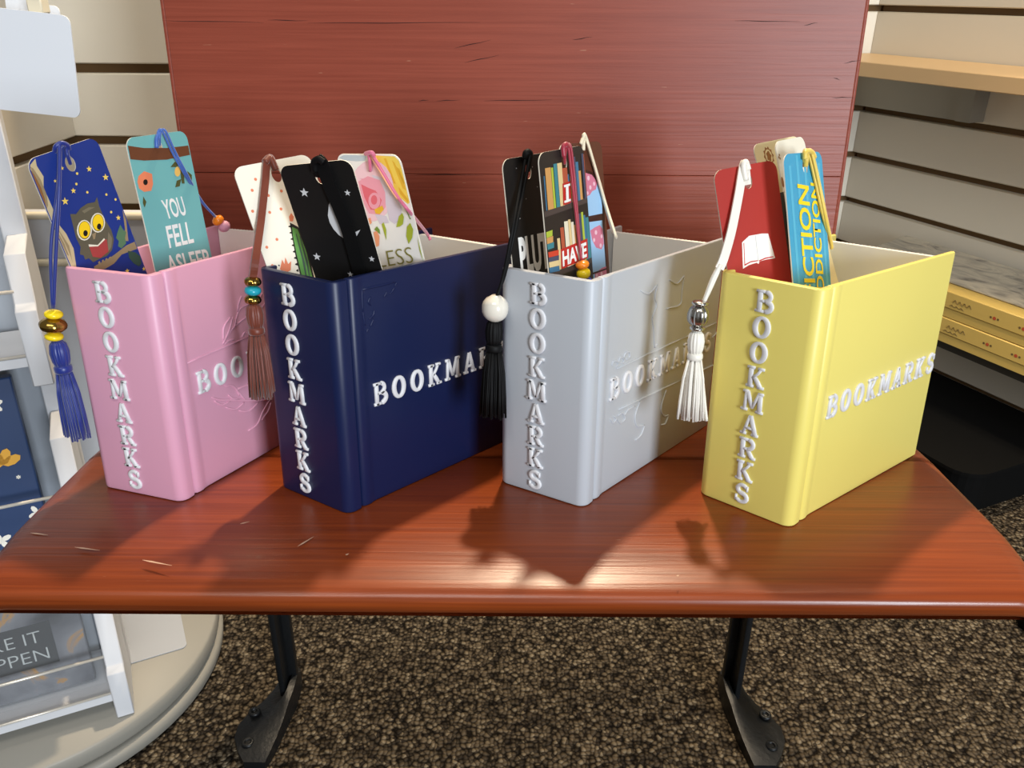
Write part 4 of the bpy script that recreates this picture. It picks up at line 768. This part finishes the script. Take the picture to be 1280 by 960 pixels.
mat('white_card', (240, 240, 238), .42); mat('rose_pale', (240, 204, 216), .55); mat('rose_mid', (234, 160, 180), .55); mat('rose_deep', (222, 104, 120), .55); mat('rose_yellow', (244, 214, 88), .55); mat('rose_gold', (232, 184, 48), .55); mat('lilac', (214, 206, 222), .55); mat('lime_leaf', (166, 180, 52), .55); mat('sage_leaf', (120, 150, 60), .55); mat('olive_ink', (132, 128, 62), .6); mat('blue_wash', (190, 204, 214), .55); mat('peach', (240, 160, 120), .55)
mat('pink_thread', (206, 104, 138), .38, sheen=.4); mat('peach_thread', (232, 164, 120), .38, sheen=.4)
t, W, L = card('flower', 'white bookmark with a pink watercolour rose and yellow petals, in the navy holder', 'white_card', hole=[(0.00034, -0.00747)][0])
art(t, L, 'rose_print', [
  ('blue_wash', [[(-0.0203, -0.00198), (-0.0161, -0.0005), (-0.00751, -0.00057), (-0.00011, -0.00095), (-0.0019, -0.00349), (-0.00867, -0.00392), (-0.0171, -0.00327)]]),
  ('rose_yellow', [[(0.00514, -0.0005), (0.01896, -0.00102), (0.02119, -0.00321), (0.02175, -0.00716), (0.02175, -0.02607), (0.02033, -0.02687), (0.01591, -0.0233), (0.01124, -0.01458), (0.00753, -0.00592)]]),
  ('rose_gold', [[(0.01143, -0.0023), (0.01291, -0.00193), (0.01443, -0.01015), (0.01539, -0.01594), (0.01378, -0.01525)], [(0.01665, -0.00297), (0.01801, -0.00437), (0.02082, -0.01291), (0.0216, -0.01944), (0.0193, -0.01804), (0.01786, -0.01081)], [(0.01871, -0.0065), (0.02053, -0.0079), (0.02175, -0.01579), (0.02063, -0.01509)], [(0.01678, -0.01737), (0.02145, -0.0246), (0.02055, -0.02612), (0.01659, -0.02106)]]),
  ('rose_pale', [[(0.01288, -0.01969), (0.01076, -0.02458), (0.00752, -0.0292), (0.00339, -0.03316), (-0.00132, -0.03612), (-0.00622, -0.03781), (-0.01089, -0.03804), (-0.01492, -0.03677), (-0.01793, -0.03411), (-0.01967, -0.03028), (-0.01999, -0.02564), (-0.01887, -0.0206), (-0.01645, -0.0156), (-0.01295, -0.01105), (-0.0087, -0.00731), (-0.00404, -0.00466), (0.00066, -0.00328), (0.00503, -0.00324), (0.00876, -0.00452), (0.01158, -0.00703), (0.01328, -0.01058), (0.01373, -0.0149)]]),
  ('lilac', [[(0.00026, -0.01113), (0.00636, -0.01248), (0.01287, -0.01821), (0.01571, -0.02705), (0.01319, -0.0355), (0.00749, -0.03887), (0.00437, -0.03669), (0.00489, -0.02898), (0.00398, -0.01994)], [(-0.00507, -0.03324), (0.00318, -0.03442), (0.00388, -0.03827), (-0.0032, -0.03941)]]),
  ('rose_mid', [[(-0.01059, -0.01507), (-0.00283, -0.01193), (0.00495, -0.01398), (0.00657, -0.02062), (0.00441, -0.02899), (-0.00142, -0.03386), (-0.00902, -0.03341), (-0.01159, -0.02653)]]),
  ('rose_deep', [[(-0.00917, -0.01654), (-0.00413, -0.01867), (0.00017, -0.02005), (0.00276, -0.02525), (-0.00163, -0.03154), (-0.00725, -0.031), (-0.00932, -0.02414)]]),
  ('rose_mid', [[(0.00168, -0.02567), (0.00076, -0.02751), (-0.00068, -0.0291), (-0.00243, -0.03021), (-0.00423, -0.03065), (-0.00579, -0.03034), (-0.00688, -0.02935), (-0.00731, -0.02781), (-0.00703, -0.02598), (-0.00609, -0.02413), (-0.00463, -0.02255), (-0.00288, -0.02148), (-0.00111, -0.02107), (0.00043, -0.02138), (0.00149, -0.02236), (0.00193, -0.02386)], [(-0.00911, -0.01354), (-0.00321, -0.01305), (0.00176, -0.01516), (-0.00383, -0.01492)]]),
  ('rose_deep', [[(-0.00036, -0.02521), (-0.00088, -0.02628), (-0.00167, -0.0272), (-0.00262, -0.02783), (-0.00358, -0.02808), (-0.00441, -0.0279), (-0.00497, -0.02732), (-0.00517, -0.02643), (-0.005, -0.02537), (-0.00447, -0.0243), (-0.00367, -0.02339), (-0.00272, -0.02276), (-0.00177, -0.02253), (-0.00096, -0.02271), (-0.0004, -0.02328), (-0.00019, -0.02416)]]),
  ('rose_gold', [[(-0.0043, -0.03088), (0.00226, -0.02831), (0.00267, -0.03059), (-0.00129, -0.03346), (-0.00409, -0.0332)]]),
  ('lime_leaf', [[(0.0084, -0.04053), (0.01224, -0.03401), (0.01517, -0.03197), (0.01561, -0.03424), (0.01368, -0.03855), (0.01089, -0.04009)], [(0.01432, -0.05008), (0.01396, -0.04554), (0.01605, -0.03997), (0.01908, -0.03751), (0.02001, -0.0413), (0.018, -0.04608)], [(-0.00134, -0.04885), (-0.00172, -0.03934), (0.00012, -0.03807), (0.00069, -0.04236)], [(0.0217, -0.04508), (0.02175, -0.05048), (0.02175, -0.05989), (0.02093, -0.05376)]]),
  ('sage_leaf', [[(-0.00464, -0.04544), (-0.00821, -0.04285), (-0.00556, -0.04072), (-0.00423, -0.04263)], [(0.01687, -0.02625), (0.01737, -0.02609), (0.02021, -0.03516), (0.01964, -0.03557)]]),
  ('peach', [[(-0.00924, -0.0445), (-0.00647, -0.04355), (-0.00553, -0.04669), (-0.00778, -0.05249), (-0.01018, -0.05347)], [(-0.01107, -0.03665), (-0.00862, -0.03575), (-0.00868, -0.0389), (-0.01078, -0.0402)]]),
])
q = [(-0.01186, -0.06646), (0.01495, -0.06101), (-0.01101, -0.05697)]
o = place_text('lettering', 'LESS', 'olive_ink', CUR, q[0], q[1], q[2], 0, -.012)
for v in o.data.vertices: v.co.y += L; v.co.z = .0006
o = MB(); o.poly([(x, L+y) for x, y in [(-0.00829, -0.06785), (-0.00732, -0.06667), (-0.00659, -0.06686), (-0.00755, -0.06804)]], .0006); o.build('printed_dot', 'olive_ink', CUR)
cord(t, 'flower', [(-0.0764, 0.4551, 0.1774), (-0.0759, 0.4519, 0.1835), (-0.0762, 0.4521, 0.1868), (-0.0741, 0.4494, 0.1866), (-0.0682, 0.4485, 0.1766), (-0.0614, 0.4477, 0.1651), (-0.0551, 0.4461, 0.1574), (-0.0516, 0.495, 0.137), (-0.0497, 0.498, 0.1321)], .0010, 'pink_thread')
cord(t, 'flower', [(-0.0751, 0.4504, 0.1861), (-0.0702, 0.4485, 0.1782), (-0.0634, 0.4477, 0.1667), (-0.0563, 0.446, 0.1586)], .0006, 'peach_thread')
cord(t, 'flower', [(-0.0779, 0.452, 0.1866), (-0.0757, 0.4495, 0.1874), (-0.0738, 0.448, 0.1876), (-0.0728, 0.4488, 0.1859)], .0012, 'pink_thread', name='knot')

mat('pearl', (232, 226, 212), .18, coat=.6)
t, W, L = card('plut', 'black bookmark with white condensed letters PLUT, rear left in the grey holder', 'black_card', hole=[(-0.00105, -0.00839)][0])
art(t, L, 'speck_print', [('silver_print', [blob(p, .0003, n=6) for p in [(-0.01111, -0.00555), (0.00571, -0.01733), (-0.00524, -0.02228), (-0.01207, -0.03179), (0.00296, -0.00637)]])])
q = [(-0.01594, -0.06229), (0.01061, -0.06362), (-0.01578, -0.04156)]
o = place_text('lettering', 'PLUT', 'print_offwhite', CUR, q[0], q[1], q[2], 0, .045)
for v in o.data.vertices: v.co.y += L; v.co.z = .0003
cord(t, 'plut', [(0.0083, 0.4602, 0.1773), (0.0078, 0.4587, 0.1833), (0.0073, 0.4591, 0.187), (0.0065, 0.456, 0.1848), (0.0036, 0.4483, 0.17), (-0.0005, 0.433, 0.1495), (-0.005, 0.432, 0.1263), (-0.0084, 0.431, 0.1152)], .0010, 'black_thread', dbl=.0022)
cord(t, 'plut', [(0.0061, 0.4563, 0.184), (0.0069, 0.4566, 0.1873), (0.0086, 0.4584, 0.1867), (0.0082, 0.4584, 0.1821)], .0019, 'black_thread', name='knot')
c1 = Vector((-0.0093, 0.431, 0.1088)); bead(t, 'plut', c1, Vector((.05, 0, 1)), .0081, .0078, 'pearl', name='pearl_bead')
tassel(t, 'plut', (-0.0097, 0.431, 0.1028), (-0.0111, 0.427, 0.0462), .0056, .0078, 'black_thread', 3)

for nm, c in (('bk_blue', (64, 116, 150)), ('bk_tan', (206, 152, 88)), ('bk_lime', (172, 190, 62)), ('bk_teal', (60, 128, 138)), ('bk_sand', (222, 196, 142)), ('bk_rust', (178, 86, 58)), ('bk_slate', (70, 74, 96)), ('bk_cream', (228, 220, 196)), ('bk_red', (206, 66, 42)), ('bk_plum', (92, 58, 74))): mat(nm, c, .5)
mat('shelf_print', (74, 62, 58), .5); mat('dark_card', (40, 34, 32), .42); mat('label_red', (190, 40, 34), .5); mat('maroon_thread', (156, 28, 52), .38, sheen=.4); mat('bead_blue', (36, 76, 190), .22)
t, W, L = card('shelf', 'dark bookmark printed with rows of coloured books reading I HAVE, in the grey holder', 'dark_card', hole=[(0.0015, -0.00686)][0])
row1 = [('bk_blue', [(-0.01892, -0.01159), (-0.01798, -0.0116), (-0.01828, -0.02886), (-0.01924, -0.02887)]), ('bk_tan', [(-0.0171, -0.00788), (-0.01182, -0.00792), (-0.01207, -0.02886), (-0.01748, -0.02894)]), ('bk_lime', [(-0.01161, -0.00823), (-0.00977, -0.00825), (-0.01001, -0.02881), (-0.0119, -0.02884)]), ('bk_teal', [(-0.00924, -0.00662), (-0.00596, -0.00663), (-0.00615, -0.02879), (-0.00951, -0.02884)]), ('bk_sand', [(-0.00571, -0.00673), (-0.00131, -0.00675), (-0.00141, -0.02871), (-0.00592, -0.02878)]), ('bk_rust', [(-0.0015, -0.00968), (0.00335, -0.00973), (0.00333, -0.02856), (-0.00163, -0.02863)]), ('bk_blue', [(0.00306, -0.01331), (0.00538, -0.01335), (0.00538, -0.02843), (0.00301, -0.02847)]), ('bk_tan', [(0.00547, -0.01458), (0.008, -0.01462), (0.00802, -0.02835), (0.00545, -0.02839)]), ('bk_slate', [(0.00974, -0.00514), (0.0121, -0.00514), (0.01219, -0.02853), (0.00977, -0.02856)]), ('bk_blue', [(0.01194, -0.008), (0.0149, -0.00802), (0.01502, -0.02841), (0.012, -0.02845)]), ('bk_tan', [(0.01445, -0.01291), (0.01686, -0.01294), (0.01697, -0.02825), (0.01452, -0.02829)]), ('bk_slate', [(0.01844, -0.00428), (0.02048, -0.00428), (0.02071, -0.02841), (0.01862, -0.02844)]), ('bk_rust', [(0.02071, -0.00471), (0.02124, -0.00472), (0.0213, -0.02834), (0.02092, -0.02839)])]
row2 = [('bk_sand', [(-0.01179, -0.04462), (-0.00917, -0.04481), (-0.00933, -0.06128), (-0.01201, -0.06129)]), ('bk_rust', [(-0.00808, -0.03963), (-0.00471, -0.03984), (-0.00484, -0.06143), (-0.00832, -0.06144)]), ('bk_cream', [(-0.00399, -0.03705), (-0.0002, -0.03726), (-0.00028, -0.0615), (-0.00419, -0.06151)]), ('bk_sand', [(0.00016, -0.03673), (0.00268, -0.03687), (0.00263, -0.0615), (3e-05, -0.0615)]), ('bk_cream', [(0.00272, -0.03846), (0.00527, -0.03861), (0.00526, -0.06143), (0.00264, -0.06144)]), ('bk_tan', [(0.00528, -0.0404), (0.00728, -0.04052), (0.0073, -0.06136), (0.00524, -0.06137)]), ('bk_plum', [(0.0073, -0.04226), (0.00912, -0.04238), (0.00917, -0.0613), (0.00729, -0.0613)]), ('bk_slate', [(0.0105, -0.03517), (0.0135, -0.03533), (0.01365, -0.06151), (0.01055, -0.06152)]), ('bk_lime', [(0.01386, -0.03489), (0.01591, -0.035), (0.01609, -0.06151), (0.01397, -0.06152)]), ('bk_blue', [(0.01593, -0.03685), (0.01799, -0.03696), (0.0182, -0.06144), (0.01606, -0.06144)]), ('bk_teal', [(0.01808, -0.03843), (0.02096, -0.03859), (0.02121, -0.06138), (0.01824, -0.06139)])]
stack = [('bk_lime', [(-0.0213, -0.03966), (-0.01528, -0.03947), (-0.01577, -0.04252), (-0.0213, -0.04268)]), ('bk_tan', [(-0.0213, -0.04277), (-0.01508, -0.04265), (-0.01559, -0.04581), (-0.0213, -0.04589)]), ('bk_teal', [(-0.0213, -0.04595), (-0.01487, -0.04584), (-0.01536, -0.04882), (-0.0213, -0.0489)]), ('bk_red', [(-0.0213, -0.05008), (-0.0113, -0.05069), (-0.01175, -0.05351), (-0.0213, -0.05285)]), ('bk_slate', [(-0.0213, -0.05295), (-0.0114, -0.05358), (-0.01179, -0.05602), (-0.0213, -0.05534)]), ('bk_sand', [(-0.0213, -0.05538), (-0.01143, -0.05609), (-0.0119, -0.05902), (-0.0213, -0.05826)]), ('bk_blue', [(-0.0213, -0.05833), (-0.01118, -0.05917), (-0.01162, -0.06192), (-0.0213, -0.06103)])]
lay = {}
for mn, p in row1+row2+stack: lay.setdefault(mn, []).append(p)
art(t, L, 'bookshelf_print', [('shelf_print', [[(-0.0213, -0.0292), (0.0213, -0.02772), (0.0213, -0.03078), (-0.02111, -0.0321)], [(-0.0213, -0.06137), (0.0213, -0.06095), (0.0213, -0.06436), (-0.0213, -0.06435)]])] + [(k, v) for k, v in lay.items()] + [('label_red', [[(-0.00237, -0.01748), (0.00565, -0.01705), (0.00449, -0.02824), (-0.00339, -0.02855)], [(-0.00949, -0.05084), (0.01797, -0.05003), (0.01721, -0.06072), (-0.01041, -0.06126)]])])
for body, q in (('I', [(-0.00065, -0.02758), (0.00197, -0.02747), (0.00024, -0.0184)]), ('HAVE', [(-0.00914, -0.06031), (0.01571, -0.05989), (-0.00857, -0.05202)])):
    o = place_text('lettering', body, 'print_offwhite', CUR, q[0], q[1], q[2], 0, .035)
    for v in o.data.vertices: v.co.y += L; v.co.z = .0006
o = MB(); q = [(-0.00249, -0.02751), (0.00387, -0.02735), (0.00387, -0.02616), (-0.00248, -0.02633), (-0.00159, -0.01952), (0.00454, -0.01936), (0.00454, -0.01818), (-0.00159, -0.01835)]
o.poly([(x, L+y) for x, y in q[:4]], .00062); o.poly([(x, L+y) for x, y in q[4:]], .00062); o.build('letter_serif', 'print_offwhite', CUR)
cord(t, 'shelf', [(0.027, 0.4493, 0.1824), (0.0263, 0.4473, 0.1875), (0.0268, 0.4498, 0.1917), (0.0285, 0.4499, 0.1909), (0.0306, 0.4506, 0.1782), (0.0333, 0.4506, 0.1593), (0.0356, 0.4506, 0.1442), (0.0377, 0.4495, 0.1309)], .0008, 'maroon_thread', dbl=.0014)
cord(t, 'shelf', [(0.0263, 0.4467, 0.1863), (0.0258, 0.4469, 0.1911), (0.0275, 0.4487, 0.1924), (0.0294, 0.4517, 0.1899)], .0014, 'maroon_thread', name='knot')
c1, c2, c3 = Vector((0.038, 0.447, 0.1292)), Vector((0.0388, 0.4471, 0.1244)), Vector((0.0402, 0.4481, 0.1193)); axv = c1-c3
bead(t, 'shelf', c1, axv, .0042, .0024, 'bead_orange', name='orange_bead'); bead(t, 'shelf', c2, axv, .0043, .0034, 'bead_yellow', name='yellow_bead'); bead(t, 'shelf', c3, axv, .0042, .0028, 'bead_blue', name='blue_bead')

mat('wood_card', (92, 50, 34), .45); mat('sky_blue', (156, 196, 232), .5); mat('blossom', (206, 120, 146), .55); mat('blossom_pale', (232, 190, 204), .55); mat('mullion', (62, 30, 22), .5); mat('cream_thread', (230, 218, 190), .4, sheen=.4)
t, W, L = card('window', 'brown bookmark showing an arched window with pink blossom, in the grey holder', 'wood_card')
art(t, L, 'window_print', [
  ('mullion', [[(-0.01001, -0.01752), (0.00195, -0.01448), (0.01064, -0.01671), (0.01708, -0.02264), (0.02073, -0.0304), (0.01911, -0.07973), (-0.01361, -0.07423)]]),
  ('sky_blue', [[(-0.0065, -0.01981), (0.00172, -0.01631), (0.00906, -0.01806), (0.0146, -0.02266), (0.01831, -0.02965), (0.01799, -0.04091), (-0.00635, -0.04093)], [(-0.00572, -0.04361), (0.01733, -0.04463), (0.01806, -0.07394), (0.01868, -0.07966), (-0.00781, -0.0752)]]),
  ('blossom', [[(-0.0065, -0.01981), (0.00172, -0.01631), (0.00906, -0.01806), (0.0146, -0.02266), (0.01248, -0.0265), (0.00832, -0.0272), (0.00567, -0.02906), (2e-05, -0.0296), (-0.00565, -0.02806)], [(0.00357, -0.04894), (0.00778, -0.04784), (0.0141, -0.04697), (0.01716, -0.0495), (0.01737, -0.05829), (0.01447, -0.06119), (0.00843, -0.05926), (0.00491, -0.05446)], [(0.00555, -0.07414), (0.01316, -0.07204), (0.01854, -0.07177), (0.01868, -0.07966), (0.00515, -0.07738)]]),
  ('blossom_pale', [blob(p, r, n=8) for p, r in zip([(0.00525, -0.01965), (0.01085, -0.02321), (0.00658, -0.02496), (0.00948, -0.05073), (0.01539, -0.05365), (0.00693, -0.05473), (0.0137, -0.05889), (0.01276, -0.07532), (0.00746, -0.07556), (0.00322, -0.0278)], (.0014, .0012, .0013, .0014, .0012, .0012, .0013, .0013, .0012, .0011))]),
  ('mullion', [[(-0.00631, -0.04062), (0.01864, -0.04076), (0.01867, -0.04228), (-0.0063, -0.04208)], [(-0.00872, -0.07451), (0.00258, -0.07311), (0.01862, -0.0729), (0.01874, -0.07371), (0.00347, -0.07424)]]),
])
cord(t, 'window', [(0.0388, 0.4786, 0.1866), (0.0389, 0.4796, 0.1917), (0.0397, 0.4816, 0.193), (0.0415, 0.481, 0.1899), (0.0481, 0.4855, 0.1719), (0.0542, 0.4886, 0.1543), (0.0581, 0.476, 0.1418), (0.0597, 0.48, 0.1378)], .0012, 'cream_thread', flat=.7)
cord(t, 'window', [(0.0372, 0.4766, 0.1902), (0.0385, 0.4784, 0.193), (0.0405, 0.4806, 0.1925), (0.0529, 0.4907, 0.1576), (0.0579, 0.478, 0.1405)], .0010, 'cream_thread', name='cord')

mat('red_card', (166, 44, 36), .42); mat('white_thread', (236, 232, 222), .4, sheen=.4); mat('silver', (190, 188, 184), .2, 1.0)
t, W, L = card('red', 'red bookmark with a white open book motif, front left in the yellow holder', 'red_card', hole=[(0.00043, -0.00832)][0])
art(t, L, 'open_book_print', [
  ('print_offwhite', [[(-0.00873, -0.03899), (-0.00367, -0.03644), (0.00033, -0.03654), (0.00483, -0.03672), (0.00894, -0.03745), (0.01138, -0.05111), (0.00557, -0.05076), (0.00099, -0.0509), (0.0, -0.05209), (-0.00126, -0.05122), (-0.00629, -0.0515), (-0.01051, -0.05268)]]),
  ('label_red', [[(-0.0079, -0.03951), (-0.00741, -0.03935), (-0.00874, -0.05053), (-0.00473, -0.04968), (3e-05, -0.05008), (-5e-05, -0.05057), (-0.00483, -0.05028), (-0.00936, -0.05141)], [(0.00046, -0.05029), (0.00497, -0.04964), (0.01031, -0.04989), (0.01054, -0.05044), (0.00518, -0.05031), (0.00051, -0.05093)]]),
  ('print_offwhite', [[(-0.00707, -0.03917), (-0.00335, -0.03724), (-9e-05, -0.03721), (-6e-05, -0.04969), (-0.00467, -0.04931), (-0.00836, -0.05011)], [(0.00068, -0.03722), (0.00474, -0.0372), (0.00825, -0.03783), (0.01007, -0.04947), (0.00504, -0.04928), (0.00055, -0.04981)]]),
  ('silver_print', [[(0.00014, -0.03675), (0.00059, -0.03683), (0.00027, -0.05051), (-0.00018, -0.05042)]]),
])
ribbon(t, 'red', [(0.1206, 0.4461, 0.1841), (0.1193, 0.444, 0.1807), (0.1171, 0.439, 0.1679), (0.1134, 0.4319, 0.1505), (0.1089, 0.424, 0.1387), (0.1067, 0.4225, 0.1332)], .0052, 'white_thread')
cord(t, 'red', [(0.1072, 0.4225, 0.1357), (0.1036, 0.4215, 0.1283), (0.0999, 0.4205, 0.1158)], .0012, 'white_thread', dbl=.0012)
ribbon(t, 'red', [(0.1226, 0.4446, 0.1729), (0.1217, 0.4451, 0.1786), (0.1206, 0.4465, 0.1845)], .0045, 'white_thread', name='loop')
cord(t, 'red', [(0.1211, 0.443, 0.1752), (0.1192, 0.4435, 0.1824), (0.1205, 0.4444, 0.1843), (0.1223, 0.4448, 0.1806)], .0018, 'white_thread', name='knot')
c1, c2, c3 = Vector((0.0978, 0.42, 0.1155)), Vector((0.0975, 0.42, 0.1087)), Vector((0.0975, 0.42, 0.1019)); axv = c1-c3
bead(t, 'red', c1, axv, .0050, .0017, 'silver', name='silver_ring'); bead(t, 'red', c2, axv, .0066, .0066, 'silver', fl=11, depth=.24, name='fluted_silver_bead'); bead(t, 'red', c3, axv, .0046, .0017, 'silver', name='silver_ring')
tassel(t, 'red', (0.0974, 0.42, 0.1006), (0.0976, 0.417, 0.0504), .0050, .0078, 'white_thread', 4)
cord(t, 'red', [(0.0989, 0.4185, 0.0891), (0.1023, 0.418, 0.0734), (0.1047, 0.4175, 0.0597), (0.1064, 0.417, 0.05)], .0009, 'white_thread', name='loose_strand')

t, W, L = card('black', 'plain black bookmark edge showing between the red and blue bookmarks', 'black_card')
mat('emblem', (150, 100, 50), .55); mat('butter_card', (230, 214, 168), .45); mat('pale_card', (236, 230, 212), .45)
t, W, L = card('cream', 'butter yellow bookmark with a small brown emblem, behind the red bookmark', 'butter_card')
q = [(-0.01008, -0.0083), (-0.00991, -0.00791)]
art(t, L, 'emblem_print', [('emblem', [blob(q[0], .0040, .0052, 20, 0, .12, 10)]), ('butter_card', [blob(q[0], .0029, .0040, 16)]), ('emblem', [blob(q[0], .0020, .0030, 12, 0, .2, 5)])])
t, W, L = card('pale', 'pale ivory bookmark with a tiny brown mark, behind the blue bookmark', 'pale_card')
art(t, L, 'mark_print', [('emblem', [blob(p, .0007, n=8) for p in [(-0.01637, -0.00742), (-0.01746, -0.00858), (-0.01631, -0.00932)]] + [blob([(-0.01855, -0.02202)][0], .0016, .0030, 10)])])
mat('cyan_card', (64, 158, 196), .42); mat('cyan_stripe', (84, 176, 208), .42); mat('print_yellow', (246, 214, 34), .5); mat('yellow_thread', (226, 196, 84), .4, sheen=.4)
t, W, L = card('fiction', 'bright blue bookmark reading FICTION ADDICTION in yellow, in the yellow holder', 'cyan_card', hole=[(0.00142, -0.00692)][0])
art(t, L, 'stripe_print', [('cyan_stripe', [[(x-.0012, -.001 if abs(x) < .013 else -.006), (x+.0012, -.001 if abs(x) < .013 else -.006), (x+.0012, -L+.01), (x-.0012, -L+.01)] for x in (-.015, -.007, .001, .009, .0165)])])
for body, q in (('FICTION', [(0.00251, -0.07655), (0.0031, -0.01749), (-0.00981, -0.0747)]), ('ADDICTION', [(0.01198, -0.08384), (0.01365, -0.01714), (0.00346, -0.08248)])):
    o = place_text('lettering', body, 'print_yellow', CUR, q[0], q[1], q[2], 0, .02)
    for v in o.data.vertices: v.co.y += L; v.co.z = .0003
cord(t, 'fiction', [(0.1546, 0.4524, 0.1816), (0.1543, 0.4517, 0.1858), (0.1556, 0.4544, 0.189), (0.158, 0.455, 0.1879), (0.1643, 0.4559, 0.1721), (0.1702, 0.4558, 0.155), (0.1776, 0.463, 0.1405), (0.1801, 0.466, 0.1354)], .0014, 'yellow_thread', flat=.7, dbl=-.0016)
cord(t, 'fiction', [(0.1529, 0.45, 0.1855), (0.1531, 0.4509, 0.1891), (0.1572, 0.4543, 0.189), (0.1602, 0.4567, 0.1857)], .0014, 'yellow_thread', name='knot')
bpy.context.view_layer.update()
